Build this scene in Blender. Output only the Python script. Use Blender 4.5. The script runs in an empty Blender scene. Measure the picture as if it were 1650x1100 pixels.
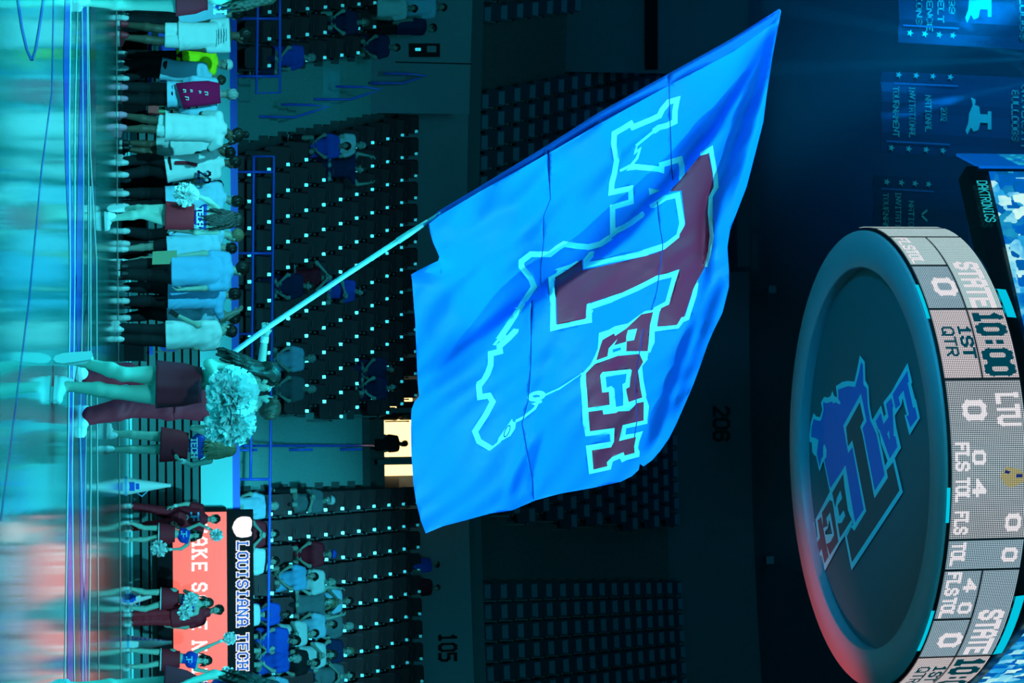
import bpy, bmesh, math, random
import numpy as np
from mathutils import Vector, Matrix
from mathutils.geometry import delaunay_2d_cdt

random.seed(7)
rng = np.random.default_rng(7)
SC = bpy.context.scene
COL = SC.collection

# ------------------------------------------------------------------ camera (a portrait picture shown on its side)
F_PX, CAM_H, PITCH, ROLL = 3200.0, 0.88, math.atan((825 - 283) / 3200.0), math.radians(0.4)
CAM = np.array((0.0, 0.0, CAM_H))
FWD = np.array((0, math.cos(PITCH), math.sin(PITCH)))
_U = np.array((0, -math.sin(PITCH), math.cos(PITCH)))
_R = np.array((1.0, 0, 0))
UPV = _U * math.cos(ROLL) + _R * math.sin(ROLL)
RTV = _R * math.cos(ROLL) - _U * math.sin(ROLL)
cd = bpy.data.cameras.new('camera'); cam = bpy.data.objects.new('camera', cd); COL.objects.link(cam)
cd.sensor_width = 36.0; cd.lens = F_PX / 1650 * 36.0; cd.clip_end = 300
M = Matrix.Identity(4)
for i in range(3):
    M[i][0] = UPV[i]; M[i][1] = -RTV[i]; M[i][2] = -FWD[i]; M[i][3] = CAM[i]
cam.matrix_world = M
cd.dof.use_dof = True; cd.dof.focus_distance = 18.5; cd.dof.aperture_fstop = 6.0
SC.camera = cam

# ------------------------------------------------------------------ world, exposure, lights
SC.view_settings.view_transform = 'Standard'; SC.view_settings.look = 'None'
SC.view_settings.gamma = 1.0; SC.view_settings.use_curve_mapping = False
SC.view_settings.exposure = 0.0
W = bpy.data.worlds.new('world'); SC.world = W; W.use_nodes = True
W.node_tree.nodes['Background'].inputs[0].default_value = (0.0, 0.35, 0.55, 1)
W.node_tree.nodes['Background'].inputs[1].default_value = 0.007
CY = (0.075, 0.80, 0.94)
def aim(o, p):
    o.rotation_euler = (Vector(p) - o.location).to_track_quat('-Z', 'Y').to_euler()
def spot(name, loc, to, watts, size, blend=0.5, col=CY, rad=0.25):
    l = bpy.data.lights.new(name, 'SPOT'); l.energy = watts; l.spot_size = math.radians(size); l.spot_blend = blend
    l.color = col; l.shadow_soft_size = rad
    o = bpy.data.objects.new(name, l); COL.objects.link(o); o.location = loc; aim(o, to); return o
def area(name, loc, to, watts, sx, sy, col=CY, spread=180):
    l = bpy.data.lights.new(name, 'AREA'); l.energy = watts; l.shape = 'RECTANGLE'; l.size = sx; l.size_y = sy
    l.color = col; l.spread = math.radians(spread)
    o = bpy.data.objects.new(name, l); COL.objects.link(o); o.location = loc; aim(o, to); return o
# front-of-house spots on the court and its far line of people
spot('court_spot', (-9, -6, 14), (-3.2, 31, 0.3), 58000, 13.0, 0.75)
spot('court_spot', (9, -6, 14), (4.2, 34.5, 0.5), 64000, 12.0, 0.75)
spot('flag_spot', (18, 7, 13), (1.5, 18.2, 4.5), 36000, 27, 0.4, (0.06, 0.74, 0.90))
spot('near_spot', (-5, -6, 10), (0.3, 15.5, 1.0), 9000, 13, 0.8)
# overhead wash on the near floor
area('court_wash', (-5, 12, 13), (-3.4, 13.5, 0), 1650, 8, 8, (0.015, 0.76, 0.94), 80)
area('side_wash', (-12, 24, 9), (1, 24, 0.8), 420, 4, 6, CY, 80)
# weak fill over the stands
area('stand_fill', (2, -8, 15), (0, 44, 6), 760, 14, 4, (0.03, 0.62, 0.80), 70)
spot('audience_spot', (6, -6, 15), (5.6, 41.5, 3.1), 62000, 10.5, 1.0, (0.06, 0.72, 0.95))
spot('audience_spot', (-4, -6, 15), (-2.2, 42, 3.0), 9000, 14, 1.0, (0.05, 0.66, 0.95))
# blue wash and moving-head beams high at the left, added red light standing in for the coral board's glow on the ring
spot('roof_wash', (-13, 36, 27), (-11, 66, 32), 120000, 48, 1.0, (0.0, 0.27, 0.95), 0.5)
spot('red_board_glow', (12, 20, 1.6), (5.1, 27.0, 9.9), 9000, 17, 0.8, (1.0, 0.10, 0.12), 0.3)
spot('ring_wash', (-8, 14, 1.5), (-.3, 26.4, 9.9), 6000, 30, 0.6, (0.0, 0.42, 0.95), 0.5)

# ------------------------------------------------------------------ pixel helpers: where a ray of the photograph meets real planes
def ray(x, y):
    return FWD * F_PX + RTV * (y - 550.0) + UPV * (x - 825.0)
def P(x, y, D):                                   # point on the ray at world depth D
    d = ray(x, y); return CAM + d * (D / d[1])
def G(x, y):                                      # point on the floor
    d = ray(x, y); return CAM + d * (-CAM_H / d[2])
def HZ(x, y, z):                                  # point at height z
    d = ray(x, y); return CAM + d * ((z - CAM_H) / d[2])
BC = np.array((0.7, 15.6))                        # centre of the round seating bowl
def CYL(x, y, r):                                 # point on the bowl cylinder of radius r
    d = ray(x, y); o = CAM[:2] - BC; a = d[0]**2 + d[1]**2; b = 2*(o[0]*d[0] + o[1]*d[1]); c = o @ o - r*r
    t = (-b + math.sqrt(b*b - 4*a*c)) / (2*a); return CAM + d * t
def BP(ang, r, z):
    return np.array((BC[0] + r*math.sin(ang), BC[1] + r*math.cos(ang), z))
def ANG(p): return math.atan2(p[0] - BC[0], p[1] - BC[1])

# ------------------------------------------------------------------ materials
def mat(name, col, rough=0.6, spec=0.5, emit=None, es=1.0, metal=0.0, coat=0.0, bump=None, var=0.0, trans=0.0):
    m = bpy.data.materials.new(name); m.use_nodes = True; nt = m.node_tree; b = nt.nodes['Principled BSDF']
    b.inputs['Base Color'].default_value = (*col, 1); b.inputs['Roughness'].default_value = rough
    b.inputs['Specular IOR Level'].default_value = spec; b.inputs['Metallic'].default_value = metal
    b.inputs['Coat Weight'].default_value = coat
    if emit: b.inputs['Emission Color'].default_value = (*emit, 1); b.inputs['Emission Strength'].default_value = es
    if bump or var:
        tc = nt.nodes.new('ShaderNodeTexCoord'); n = nt.nodes.new('ShaderNodeTexNoise')
        n.inputs['Scale'].default_value = bump[0] if bump else 6.0; n.inputs['Detail'].default_value = 4
        nt.links.new(tc.outputs['Object'], n.inputs['Vector'])
        if bump:
            bp = nt.nodes.new('ShaderNodeBump'); bp.inputs['Strength'].default_value = bump[1]; bp.inputs['Distance'].default_value = bump[2]
            nt.links.new(n.outputs['Fac'], bp.inputs['Height']); nt.links.new(bp.outputs['Normal'], b.inputs['Normal'])
        if var:
            mx = nt.nodes.new('ShaderNodeMix'); mx.data_type = 'RGBA'
            mx.inputs[6].default_value = (*[c*(1-var) for c in col], 1); mx.inputs[7].default_value = (*[min(1, c*(1+var)) for c in col], 1)
            nt.links.new(n.outputs['Fac'], mx.inputs[0]); nt.links.new(mx.outputs[2], b.inputs['Base Color'])
    if trans:
        tr = nt.nodes.new('ShaderNodeBsdfTranslucent'); tr.inputs[0].default_value = (*col, 1)
        ms = nt.nodes.new('ShaderNodeMixShader'); ms.inputs[0].default_value = trans
        out = nt.nodes['Material Output']
        nt.links.new(b.outputs[0], ms.inputs[1]); nt.links.new(tr.outputs[0], ms.inputs[2]); nt.links.new(ms.outputs[0], out.inputs[0])
    return m
def emat(name, col, s):
    m = mat(name, (0.01, 0.01, 0.01), 0.4, 0.3, col, s); return m

# ------------------------------------------------------------------ object helpers
def tag(o, label=None, cat=None, group=None, kind=None):
    if label: o['label'] = label
    if cat: o['category'] = cat
    if group: o['group'] = group
    if kind: o['kind'] = kind
    return o
def empty(name, loc, parent=None):
    o = bpy.data.objects.new(name, None); COL.objects.link(o); o.location = loc; o.empty_display_size = 0.1
    if parent: o.parent = parent
    return o
ROOTLOC = {}
def wloc(o):
    p = np.array(o.location); 
    while o.parent: o = o.parent; p = p + np.array(o.location)
    return p
def mk(name, verts, faces, mats, parent=None, smooth=False, fm=None, loc=None, kind=None):
    """one mesh object; verts in world space, stored relative to its parent (or to loc)"""
    v = np.asarray(verts, dtype=float).reshape(-1, 3)
    base = wloc(parent) if parent is not None else (np.asarray(loc) if loc is not None else v.mean(0)*np.array((1, 1, 0)) + np.array((0, 0, v[:, 2].min())))
    me = bpy.data.meshes.new(name)
    me.from_pydata((v - base).tolist(), [], faces if isinstance(faces, list) else faces.tolist())
    if not isinstance(mats, (list, tuple)): mats = [mats]
    for m in mats: me.materials.append(m)
    if fm is not None: me.polygons.foreach_set('material_index', np.asarray(fm, dtype=np.int32))
    if smooth: me.polygons.foreach_set('use_smooth', np.ones(len(me.polygons), dtype=bool))
    me.update()
    o = bpy.data.objects.new(name, me); COL.objects.link(o)
    if parent is not None: o.parent = parent
    else: o.location = base
    if kind: o['kind'] = kind
    return o
class MB:
    def __init__(s): s.v = []; s.f = []; s.m = []
    def add(s, v, f, m=0):
        n = len(s.v); s.v.extend([tuple(p) for p in v]); s.f.extend([tuple(i + n for i in q) for q in f]); s.m.extend([m]*len(f)); return s
    def box(s, c, sz, rot=None, m=0):
        h = np.array(sz)/2; c = np.array(c)
        v = np.array([(x, y, z) for x in (-1, 1) for y in (-1, 1) for z in (-1, 1)])*h
        if rot is not None: v = v @ np.array(rot).T
        return s.add(v + c, [(0, 1, 3, 2), (4, 6, 7, 5), (0, 4, 5, 1), (2, 3, 7, 6), (0, 2, 6, 4), (1, 5, 7, 3)], m)
    def tube(s, pts, r, n=8, m=0, cap=True):
        pts = [np.array(p, float) for p in pts]; rr = r if isinstance(r, (list, tuple)) else [r]*len(pts)
        rings = []; prev = None
        for i, p in enumerate(pts):
            t = (pts[min(i+1, len(pts)-1)] - pts[max(i-1, 0)]); t = t/(np.linalg.norm(t)+1e-9)
            u = np.cross(t, (0, 0, 1.0)) if prev is None else prev - t*(prev @ t)
            if np.linalg.norm(u) < 1e-3: u = np.cross(t, (1.0, 0, 0))
            u = u/np.linalg.norm(u); prev = u; w = np.cross(t, u)
            rings.append([p + rr[i]*(math.cos(a)*u + math.sin(a)*w) for a in np.linspace(0, 2*math.pi, n, endpoint=False)])
        v = [q for rg in rings for q in rg]; f = []
        for i in range(len(pts)-1):
            for j in range(n): f.append((i*n+j, i*n+(j+1) % n, (i+1)*n+(j+1) % n, (i+1)*n+j))
        if cap: f.append(tuple(range(n-1, -1, -1))); f.append(tuple((len(pts)-1)*n+j for j in range(n)))
        return s.add(v, f, m)
    def lathe(s, c, prof, n=24, m=0, ax=(0, 0, 1), a0=0, a1=2*math.pi):
        c = np.array(c, float); ax = np.array(ax, float); ax /= np.linalg.norm(ax)
        u = np.cross(ax, (0, 1, 0)); u = u if np.linalg.norm(u) > 1e-3 else np.cross(ax, (1, 0, 0)); u /= np.linalg.norm(u); w = np.cross(ax, u)
        v = [c + ax*h + r*(math.cos(a)*u + math.sin(a)*w) for r, h in prof for a in np.linspace(a0, a1, n, endpoint=False)]
        f = [(i*n+j, i*n+(j+1) % n, (i+1)*n+(j+1) % n, (i+1)*n+j) for i in range(len(prof)-1) for j in range(n)]
        return s.add(v, f, m)
    def build(s, name, mats, parent=None, smooth=False, kind=None, loc=None):
        return mk(name, s.v, s.f, mats, parent, smooth, s.m, loc, kind)
def arc(name, r0, r1, z0, z1, a0, a1, m, parent=None, n=None, kind=None):
    """a curved slab of the bowl"""
    n = n or max(2, int(abs(a1-a0)/0.03)); b = MB(); v = []
    for a in np.linspace(a0, a1, n+1):
        v += [BP(a, r0, z0), BP(a, r1, z0), BP(a, r1, z1), BP(a, r0, z1)]
    f = []
    for i in range(n):
        k = i*4
        for j in range(4): f.append((k+j, k+(j+1) % 4, k+4+(j+1) % 4, k+4+j))
    f += [(3, 2, 1, 0), (n*4, n*4+1, n*4+2, n*4+3)]
    b.add(v, f); return b.build(name, m, parent, kind=kind)

# ------------------------------------------------------------------ block letters drawn as strokes
GL = {
 'A': [[(0,0),(0,4.5),(1,6),(3,6),(4,4.5),(4,0)],[(0,2.6),(4,2.6)]], 'B': [[(0,0),(0,6),(3.3,6),(4,5.2),(4,3.8),(3.3,3.1),(4,2.3),(4,.8),(3.3,0),(0,0)],[(0,3.1),(3.3,3.1)]],
 'C': [[(4,4.4),(4,5),(3,6),(1,6),(0,5),(0,1),(1,0),(3,0),(4,1),(4,1.6)]], 'D': [[(0,0),(0,6),(3,6),(4,5),(4,1),(3,0),(0,0)]],
 'E': [[(4,6),(0,6),(0,0),(4,0)],[(0,3.1),(3,3.1)]], 'F': [[(4,6),(0,6),(0,0)],[(0,3.1),(3,3.1)]],
 'G': [[(4,4.6),(4,5),(3,6),(1,6),(0,5),(0,1),(1,0),(3,0),(4,1),(4,2.8),(2.2,2.8)]], 'H': [[(0,0),(0,6)],[(4,0),(4,6)],[(0,3),(4,3)]],
 'I': [[(2,0),(2,6)],[(1,0),(3,0)],[(1,6),(3,6)]], 'K': [[(0,0),(0,6)],[(4,6),(0,2.6)],[(1.4,3.7),(4,0)]], 'L': [[(0,6),(0,0),(4,0)],[(-.4,6),(.8,6)]],
 'M': [[(0,0),(0,6),(2,2.6),(4,6),(4,0)]], 'N': [[(0,0),(0,6),(4,0),(4,6)]], 'O': [[(1,0),(0,1),(0,5),(1,6),(3,6),(4,5),(4,1),(3,0),(1,0)]],
 'P': [[(0,0),(0,6),(3.2,6),(4,5.2),(4,3.6),(3.2,2.8),(0,2.8)]], 'Q': [[(1,0),(0,1),(0,5),(1,6),(3,6),(4,5),(4,1),(3,0),(1,0)],[(2.4,1.6),(4.2,-.4)]],
 'R': [[(0,0),(0,6),(3.2,6),(4,5.2),(4,3.8),(3.2,3),(0,3)],[(2,3),(4,0)]], 'S': [[(4,4.8),(4,5),(3,6),(1,6),(0,5),(0,4),(1,3.2),(3,2.8),(4,2),(4,1),(3,0),(1,0),(0,1),(0,1.2)]],
 'T': [[(0,6),(4,6)],[(2,6),(2,0)]], 'U': [[(0,6),(0,1),(1,0),(3,0),(4,1),(4,6)]], 'V': [[(0,6),(2,0),(4,6)]], 'W': [[(0,6),(.8,0),(2,4),(3.2,0),(4,6)]], 'Y': [[(0,6),(2,3),(4,6)],[(2,3),(2,0)]],
 '0': [[(1,0),(0,1),(0,5),(1,6),(3,6),(4,5),(4,1),(3,0),(1,0)]], '1': [[(1,5),(2,6),(2,0)],[(.8,0),(3.2,0)]], '2': [[(0,5),(1,6),(3,6),(4,5),(4,3.8),(0,0),(4,0)]],
 '4': [[(3,0),(3,6),(0,2),(4,2)]], '5': [[(4,6),(0,6),(0,3.4),(3,3.4),(4,2.5),(4,1),(3,0),(0,0)]], '6': [[(4,5.2),(3,6),(1,6),(0,5),(0,1),(1,0),(3,0),(4,1),(4,2.4),(3,3.3),(0,3.3)]],
 '9': [[(0,.8),(1,0),(3,0),(4,1),(4,5),(3,6),(1,6),(0,5),(0,3.6),(1,2.7),(4,2.7)]], ':': [[(2,1.55),(2,1.6)],[(2,4.4),(2,4.45)]], ' ': [], '.': [[(2,0),(2,.3)]], '!': [[(2,6),(2,2)],[(2,0),(2,.3)]]}
SERIF = {'A': [(0,0),(4,0)], 'H': [(0,0),(0,6),(4,0),(4,6)], 'N': [(0,0),(4,6)], 'T': [(2,0)], 'U': [(0,6),(4,6)], 'M': [(0,0),(4,0)], 'L': [(0,0)], 'K': [(0,0),(0,6),(4,0)]}
def strokes(txt, adv=5.6, serif=False):
    """2-D segments in letter units (cap height 6)"""
    out = []; x = 0
    for ch in txt:
        for pl in GL[ch]:
            out += [((x+a[0], a[1]), (x+b[0], b[1])) for a, b in zip(pl, pl[1:])]
        if serif:
            for (sx, sy) in SERIF.get(ch, []): out.append(((x+sx-.75, sy), (x+sx+.75, sy)))
        x += adv*(0.72 if ch in 'I:' else 0.6 if ch == ' ' else 1.0) if ch not in 'I:' else adv
    return out, x - (adv-4)
def char_strokes(txt, adv=5.6, serif=False):
    out = []; x = 0
    for ch in txt:
        sg, _ = strokes(ch, adv, serif); out.append([((a[0]+x, a[1]), (b[0]+x, b[1])) for a, b in sg]); x += adv*(.6 if ch == ' ' else 1)
    return [o for o in out if o], x-(adv-4)
def seg_quads(segs, w):
    v = []; f = []
    for a, b in segs:
        a = np.array(a, float); b = np.array(b, float); t = b-a; t = t/(np.linalg.norm(t)+1e-9); n = np.array((-t[1], t[0]))
        a2 = a - t*w/2; b2 = b + t*w/2; k = len(v)
        v += [a2-n*w/2, b2-n*w/2, b2+n*w/2, a2+n*w/2]; f.append((k, k+1, k+2, k+3))
    return np.array(v), f
def text_on(name, txt, fn, w, m, parent, serif=False, adv=5.6, kind=None):
    """fn maps normalised (u 0..1 along the line, v 0..1 of the cap height) to a point of the surface"""
    chars, L = char_strokes(txt, adv, serif); res = []
    for segs in chars:
        res.append(_letter(name, segs, L, fn, w, m, parent, kind))
    return res
def _letter(name, segs, L, fn, w, m, parent, kind):
    v, f = seg_quads(segs, w)
    sub_v = []; sub_f = []
    for q in f:                                   # cut long strokes so that they follow curved faces
        a, b, c, d = [v[i] for i in q]; n = max(1, int(abs(b[0]-a[0])/1.5))
        for i in range(n):
            k = len(sub_v); t0, t1 = i/n, (i+1)/n
            sub_v += [a+(b-a)*t0, a+(b-a)*t1, d+(c-d)*t1, d+(c-d)*t0]; sub_f.append((k, k+1, k+2, k+3))
    pts = [fn(p[0]/L, p[1]/6.0) for p in sub_v]
    return mk(name, pts, sub_f, m, parent, kind=kind)
def quadfn(p00, p10, p01, off=(0, 0, 0)):
    p00, p10, p01, off = [np.array(q, float) for q in (p00, p10, p01, off)]
    return lambda u, v: p00 + (p10-p00)*u + (p01-p00)*v + off

# ------------------------------------------------------------------ smooth solids: distance fields polygonised with surface nets
def cap(a, b, ra, rb=None): return ('c', np.array(a, float), np.array(b, float), ra, ra if rb is None else rb, None)
def capf(a, b, ra, rb, n, f): n = np.array(n, float); return ('c', np.array(a, float), np.array(b, float), ra, rb, (n/np.linalg.norm(n), f))
def ell(c, R, r): return ('e', np.array(c, float), np.array(R, float), np.array(r, float))
def _bb(p):
    if p[0] == 'c':
        r = max(p[3], p[4])*(1 if p[5] is None else max(1, p[5][1])); return np.minimum(p[1], p[2])-r, np.maximum(p[1], p[2])+r
    r = max(p[3]); return p[1]-r, p[1]+r
def _ds(p, X):
    if p[0] == 'c':
        a, b, ra, rb, fl = p[1:]
        if fl is not None:
            n, f = fl; k = (1/f-1); X = X + ((X-a) @ n)[..., None]*n*k; b = b + n*((b-a) @ n)*k
        ab = b-a; L = ab @ ab + 1e-12
        t = np.clip(((X-a) @ ab)/L, 0, 1); return np.linalg.norm(X-a-t[..., None]*ab, axis=-1)-(ra+(rb-ra)*t)
    q = ((X-p[1]) @ p[2].T)/p[3]; return (np.linalg.norm(q, axis=-1)-1)*min(p[3])
def field_mesh(prims, vox, k=0.02, cuts=(), subs=(), wob=None):
    pad = max(3*vox, k)+vox
    bbs = [_bb(p) for p in prims]
    lo = np.min([b[0] for b in bbs], 0)-pad; hi = np.max([b[1] for b in bbs], 0)+pad
    n = np.ceil((hi-lo)/vox).astype(int)+1
    ax = [(lo[i]+np.arange(n[i])*vox) for i in range(3)]
    Fd = np.full(n, 1.0, dtype=np.float64)
    def sub(b):
        i0 = np.maximum(((b[0]-pad-lo)/vox).astype(int), 0); i1 = np.minimum(((b[1]+pad-lo)/vox).astype(int)+2, n)
        sl = tuple(slice(i0[i], i1[i]) for i in range(3))
        return sl, np.stack(np.meshgrid(*[ax[i][sl[i]] for i in range(3)], indexing='ij'), -1)
    for p, b in zip(prims, bbs):
        sl, X = sub(b); d = _ds(p, X); Fs = Fd[sl]
        h = np.clip(0.5+0.5*(Fs-d)/k, 0, 1); Fd[sl] = Fs+(d-Fs)*h-k*h*(1-h)
    for p in subs:
        sl, X = sub(_bb(p)); Fd[sl] = np.maximum(Fd[sl], -_ds(p, X))
    if wob is not None or len(cuts):
        X = np.stack(np.meshgrid(*ax, indexing='ij'), -1)
        if wob is not None: Fd += wob(X)
        for (c, nn) in cuts: Fd = np.maximum(Fd, (X-np.array(c)) @ (np.array(nn)/np.linalg.norm(nn)))
    Fd[0] = Fd[-1] = 1; Fd[:, 0] = Fd[:, -1] = 1; Fd[:, :, 0] = Fd[:, :, -1] = 1
    S = Fd < 0
    c8 = [S[i:n[0]-1+i, j:n[1]-1+j, l:n[2]-1+l] for i in (0, 1) for j in (0, 1) for l in (0, 1)]
    cnt = sum(c.astype(np.int8) for c in c8); act = (cnt > 0) & (cnt < 8)
    idx = -np.ones(act.shape, dtype=np.int64); cells = np.argwhere(act); idx[act] = np.arange(len(cells))
    acc = np.zeros((len(cells), 3)); num = np.zeros(len(cells))
    for axis in range(3):
        o = [i for i in range(3) if i != axis]
        for da in (0, 1):
            for db in (0, 1):
                A = cells.copy(); A[:, o[0]] += da; A[:, o[1]] += db; B = A.copy(); B[:, axis] += 1
                fa = Fd[tuple(A.T)]; fb = Fd[tuple(B.T)]; m = (fa < 0) != (fb < 0)
                t = np.where(m, fa/np.where(m, fa-fb, 1), 0)
                pt = A.astype(float); pt[:, axis] += t
                acc[m] += pt[m]; num[m] += 1
    V = lo+acc/np.maximum(num, 1)[:, None]*vox
    Q = []
    for axis in range(3):
        o = [(axis+1) % 3, (axis+2) % 3]
        s0 = [slice(None)]*3; s1 = [slice(None)]*3; s0[axis] = slice(0, -1); s1[axis] = slice(1, None)
        ch = np.argwhere(S[tuple(s0)] != S[tuple(s1)])
        neg = S[tuple(ch.T)]
        e = []
        for (da, db) in ((-1, -1), (0, -1), (0, 0), (-1, 0)):
            q = ch.copy(); q[:, o[0]] += da; q[:, o[1]] += db; e.append(idx[tuple(np.clip(q, 0, np.array(act.shape)-1).T)])
        q = np.stack(e, 1); ok = (q >= 0).all(1); q = q[ok]; ng = neg[ok]
        q[~ng] = q[~ng][:, ::-1]; Q.append(q)
    return V, np.concatenate(Q)

# ------------------------------------------------------------------ people
def nrm(v): v = np.array(v, float); return v/(np.linalg.norm(v)+1e-9)
def head_tpl(vox):
    I = np.eye(3)
    pr = [ell((0, -.012, .035), I, (.074, .095, .082)), ell((0, .018, -.03), I, (.060, .072, .078)), cap((0, .055, -.092), (0, .058, -.092), .022),
          cap((0, .088, .014), (0, .107, -.016), .008, .012), cap((-.034, .076, .03), (.034, .076, .03), .012), ell((0, .088, -.052), I, (.022, .009, .009)),
          ell((-.077, -.005, -.005), I, (.010, .022, .033)), ell((.077, -.005, -.005), I, (.010, .022, .033)),
          cap((-.04, .066, -.02), (-.03, .07, -.025), .018), cap((.04, .066, -.02), (.03, .07, -.025), .018)]
    V, Q = field_mesh(pr, vox, .012, subs=[cap((-.032, .094, .011), (-.026, .094, .011), .011), cap((.032, .094, .011), (.026, .094, .011), .011)])
    C = V[Q].mean(1); fm = np.zeros(len(Q), int)
    fm[(abs(C[:, 0]) < .024) & (abs(C[:, 2]+.052) < .011) & (C[:, 1] > .075)] = 2
    Vs, Qs, ms = [V], [Q], [fm]
    for s in (-1, 1):
        b = MB(); b.lathe((s*.029, .078, .011), [(0.0005, -.011), (.008, -.0078), (.011, 0), (.008, .0078), (.0005, .011)], 8)
        b.lathe((s*.029, .0855, .011), [(0.0005, .004), (.0055, .003), (.006, 0)], 8, ax=(0, 1, 0))
        n = sum(len(x) for x in Vs); Vs.append(np.array(b.v)); q = np.array(b.f); Qs.append(q+n); ms.append(np.array([1]*32+[3]*(len(q)-32)))
        b2 = MB(); b2.tube([(s*.045, .078, .036), (s*.030, .091, .042), (s*.016, .092, .038)], .0042, 5, cap=False)
        n = sum(len(x) for x in Vs); Vs.append(np.array(b2.v)); q = np.array(b2.f); Qs.append(q+n); ms.append(np.full(len(q), 3))
    return np.concatenate(Vs), np.concatenate(Qs), np.concatenate(ms)
def hand_tpl(curl, vox=.006):
    pr = []
    for y in (.03, .010, -.010, -.029): pr.append(cap((-.02, y*.45, 0), (.088, y, 0), .019, .0125))
    for y, L in ((.031, .070), (.0105, .080), (-.0105, .074), (-.030, .058)):
        p = np.array((.09, y, 0)); a = 0
        for i, fr in enumerate((.45, .32, .23)):
            a += curl*(1.0 if i else .8); q = p+np.array((math.cos(a), 0, -math.sin(a)))*L*fr
            pr.append(cap(p, q, .0095-.0012*i, .0085-.0012*i)); p = q
    a = np.array((.018, .020, -.006)); b = np.array((.050, .050, -.018-.012*curl)); c = np.array((.078, .052-.012*curl, -.026-.03*curl))
    pr += [cap(a, b, .016, .0125), cap(b, c, .0115, .009)]
    return field_mesh(pr, vox, .005)
def shoe_tpl(vox=.012):
    pr = [cap((-.055, 0, .045), (.06, 0, .038), .040, .042), ell((.135, 0, .032), np.eye(3), (.065, .043, .034)), cap((-.045, 0, .06), (-.045, 0, .105), .040, .038), cap((-.03, 0, .085), (.06, 0, .045), .03, .03)]
    return field_mesh(pr, vox, .03, cuts=[((0, 0, .012), (0, 0, -1))])
_T = {}
def tpl(key, fn, *a):
    if key not in _T: _T[key] = fn(*a)
    return _T[key]
SKIN = {}
def skin(tone):
    if tone not in SKIN:
        c = {'light': (.40, .46, .38), 'tan': (.32, .30, .24), 'dark': (.13, .085, .06)}[tone]
        SKIN[tone] = mat('skin_'+tone, c, .5, .4)
    return SKIN[tone]
M_EYEW = mat('eye_white', (.8, .8, .78), .3); M_DARK = mat('iris_brow', (.03, .02, .015), .5); M_LIP = mat('lips', (.45, .16, .15), .45)

def pose(D, h, phi=180, ov=None, root=None, fem=False):
    """joints of a figure; ov holds joints read off the photograph as pixels (x, y[, depth offset])"""
    f = np.array((math.sin(math.radians(phi)), -math.cos(math.radians(phi)), 0.0))
    u = np.array((-f[1], f[0], 0.0)); u = u if u[0] > 1e-6 or (abs(u[0]) < 1e-6 and u[1] > 0) else -u
    g = np.array(root, float)
    k = h/1.75
    def L(a, b, z): return g+u*a*k+f*b*k+np.array((0, 0, z*h))
    J = {'pv': L(0, 0, .53), 'wa': L(0, 0, .62), 'ch': L(0, .01, .74), 'nk': L(0, -.005, .845), 'hd': L(0, .03, .925)}
    for s, t in ((-1, 'L'), (1, 'R')):
        J['s'+t] = L(s*.175, 0, .812); J['e'+t] = L(s*.23, -.02, .635); J['w'+t] = L(s*.25, .06, .495)
        J['h'+t] = L(s*(.080 if fem else .09), 0, .515); J['k'+t] = L(s*.10, .015, .285); J['a'+t] = L(s*.10, -.02, .05); J['t'+t] = L(s*.13, .14, .018)
    def px(v): return P(v[0], v[1], D+(v[2] if len(v) > 2 else 0))
    ov = {kk: px(v) for kk, v in (ov or {}).items()}
    for kk in ('aL', 'aR'):
        if kk in ov and 't'+kk[1] not in ov and ov[kk][2]-root[2] < .24: ov[kk] = np.array((ov[kk][0], ov[kk][1], root[2]+.05*h))
    if 'pv' in ov:
        d = ov['pv']-J['pv']
        for kk in J:
            if kk[0] in 'hswecn' or kk in ('pv', 'wa', 'ch', 'nk', 'hd'): J[kk] = J[kk]+d
    if 'nk' in ov:
        base = J['nk'].copy(); d = ov['nk']-base
        for kk, w in (('wa', .35), ('ch', .7), ('nk', 1), ('hd', 1), ('sL', 1), ('sR', 1), ('eL', 1), ('eR', 1), ('wL', 1), ('wR', 1)): J[kk] = J[kk]+d*w
    for t in 'LR':
        if 's'+t in ov:
            d = ov['s'+t]-J['s'+t]; J['e'+t] = J['e'+t]+d; J['w'+t] = J['w'+t]+d
        if 'e'+t in ov: J['w'+t] = J['w'+t]+ov['e'+t]-(J['e'+t])
        if 'a'+t in ov:
            d = ov['a'+t]-J['a'+t]; J['t'+t] = J['t'+t]+d
            if 'k'+t not in ov: J['k'+t] = J['k'+t]+d*.5
    for kk, v in ov.items(): J[kk] = v
    # keep limb bones near their natural length by moving elbows and knees in depth only where the picture leaves it open
    for t in 'LR':
        for (a, m, b, l1, l2, sg) in (('s'+t, 'e'+t, 'w'+t, .30*k, .26*k, -1), ('h'+t, 'k'+t, 'a'+t, .42*k, .42*k, 1)):
            if m in ov: continue
            A, B = J[a], J[b]; d = np.linalg.norm(B-A)
            mid = A+(B-A)*(l1/(l1+l2)); bend = math.sqrt(max(0, (l1+l2)**2-d*d))*.45
            if m[0] == 'k': J[m] = mid+f*min(bend, .25)
            elif a not in ov and b not in ov: pass
            else: J[m] = mid-f*min(bend, .2)*.6+np.array((0, 0, -min(bend, .25)*.7))+u*(-.05 if t == 'L' else .05)
    J['_f'], J['_u'], J['_k'], J['_h'] = f, u, k, h
    return J
def side(J): return nrm(J['sR']-J['sL'])
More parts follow.
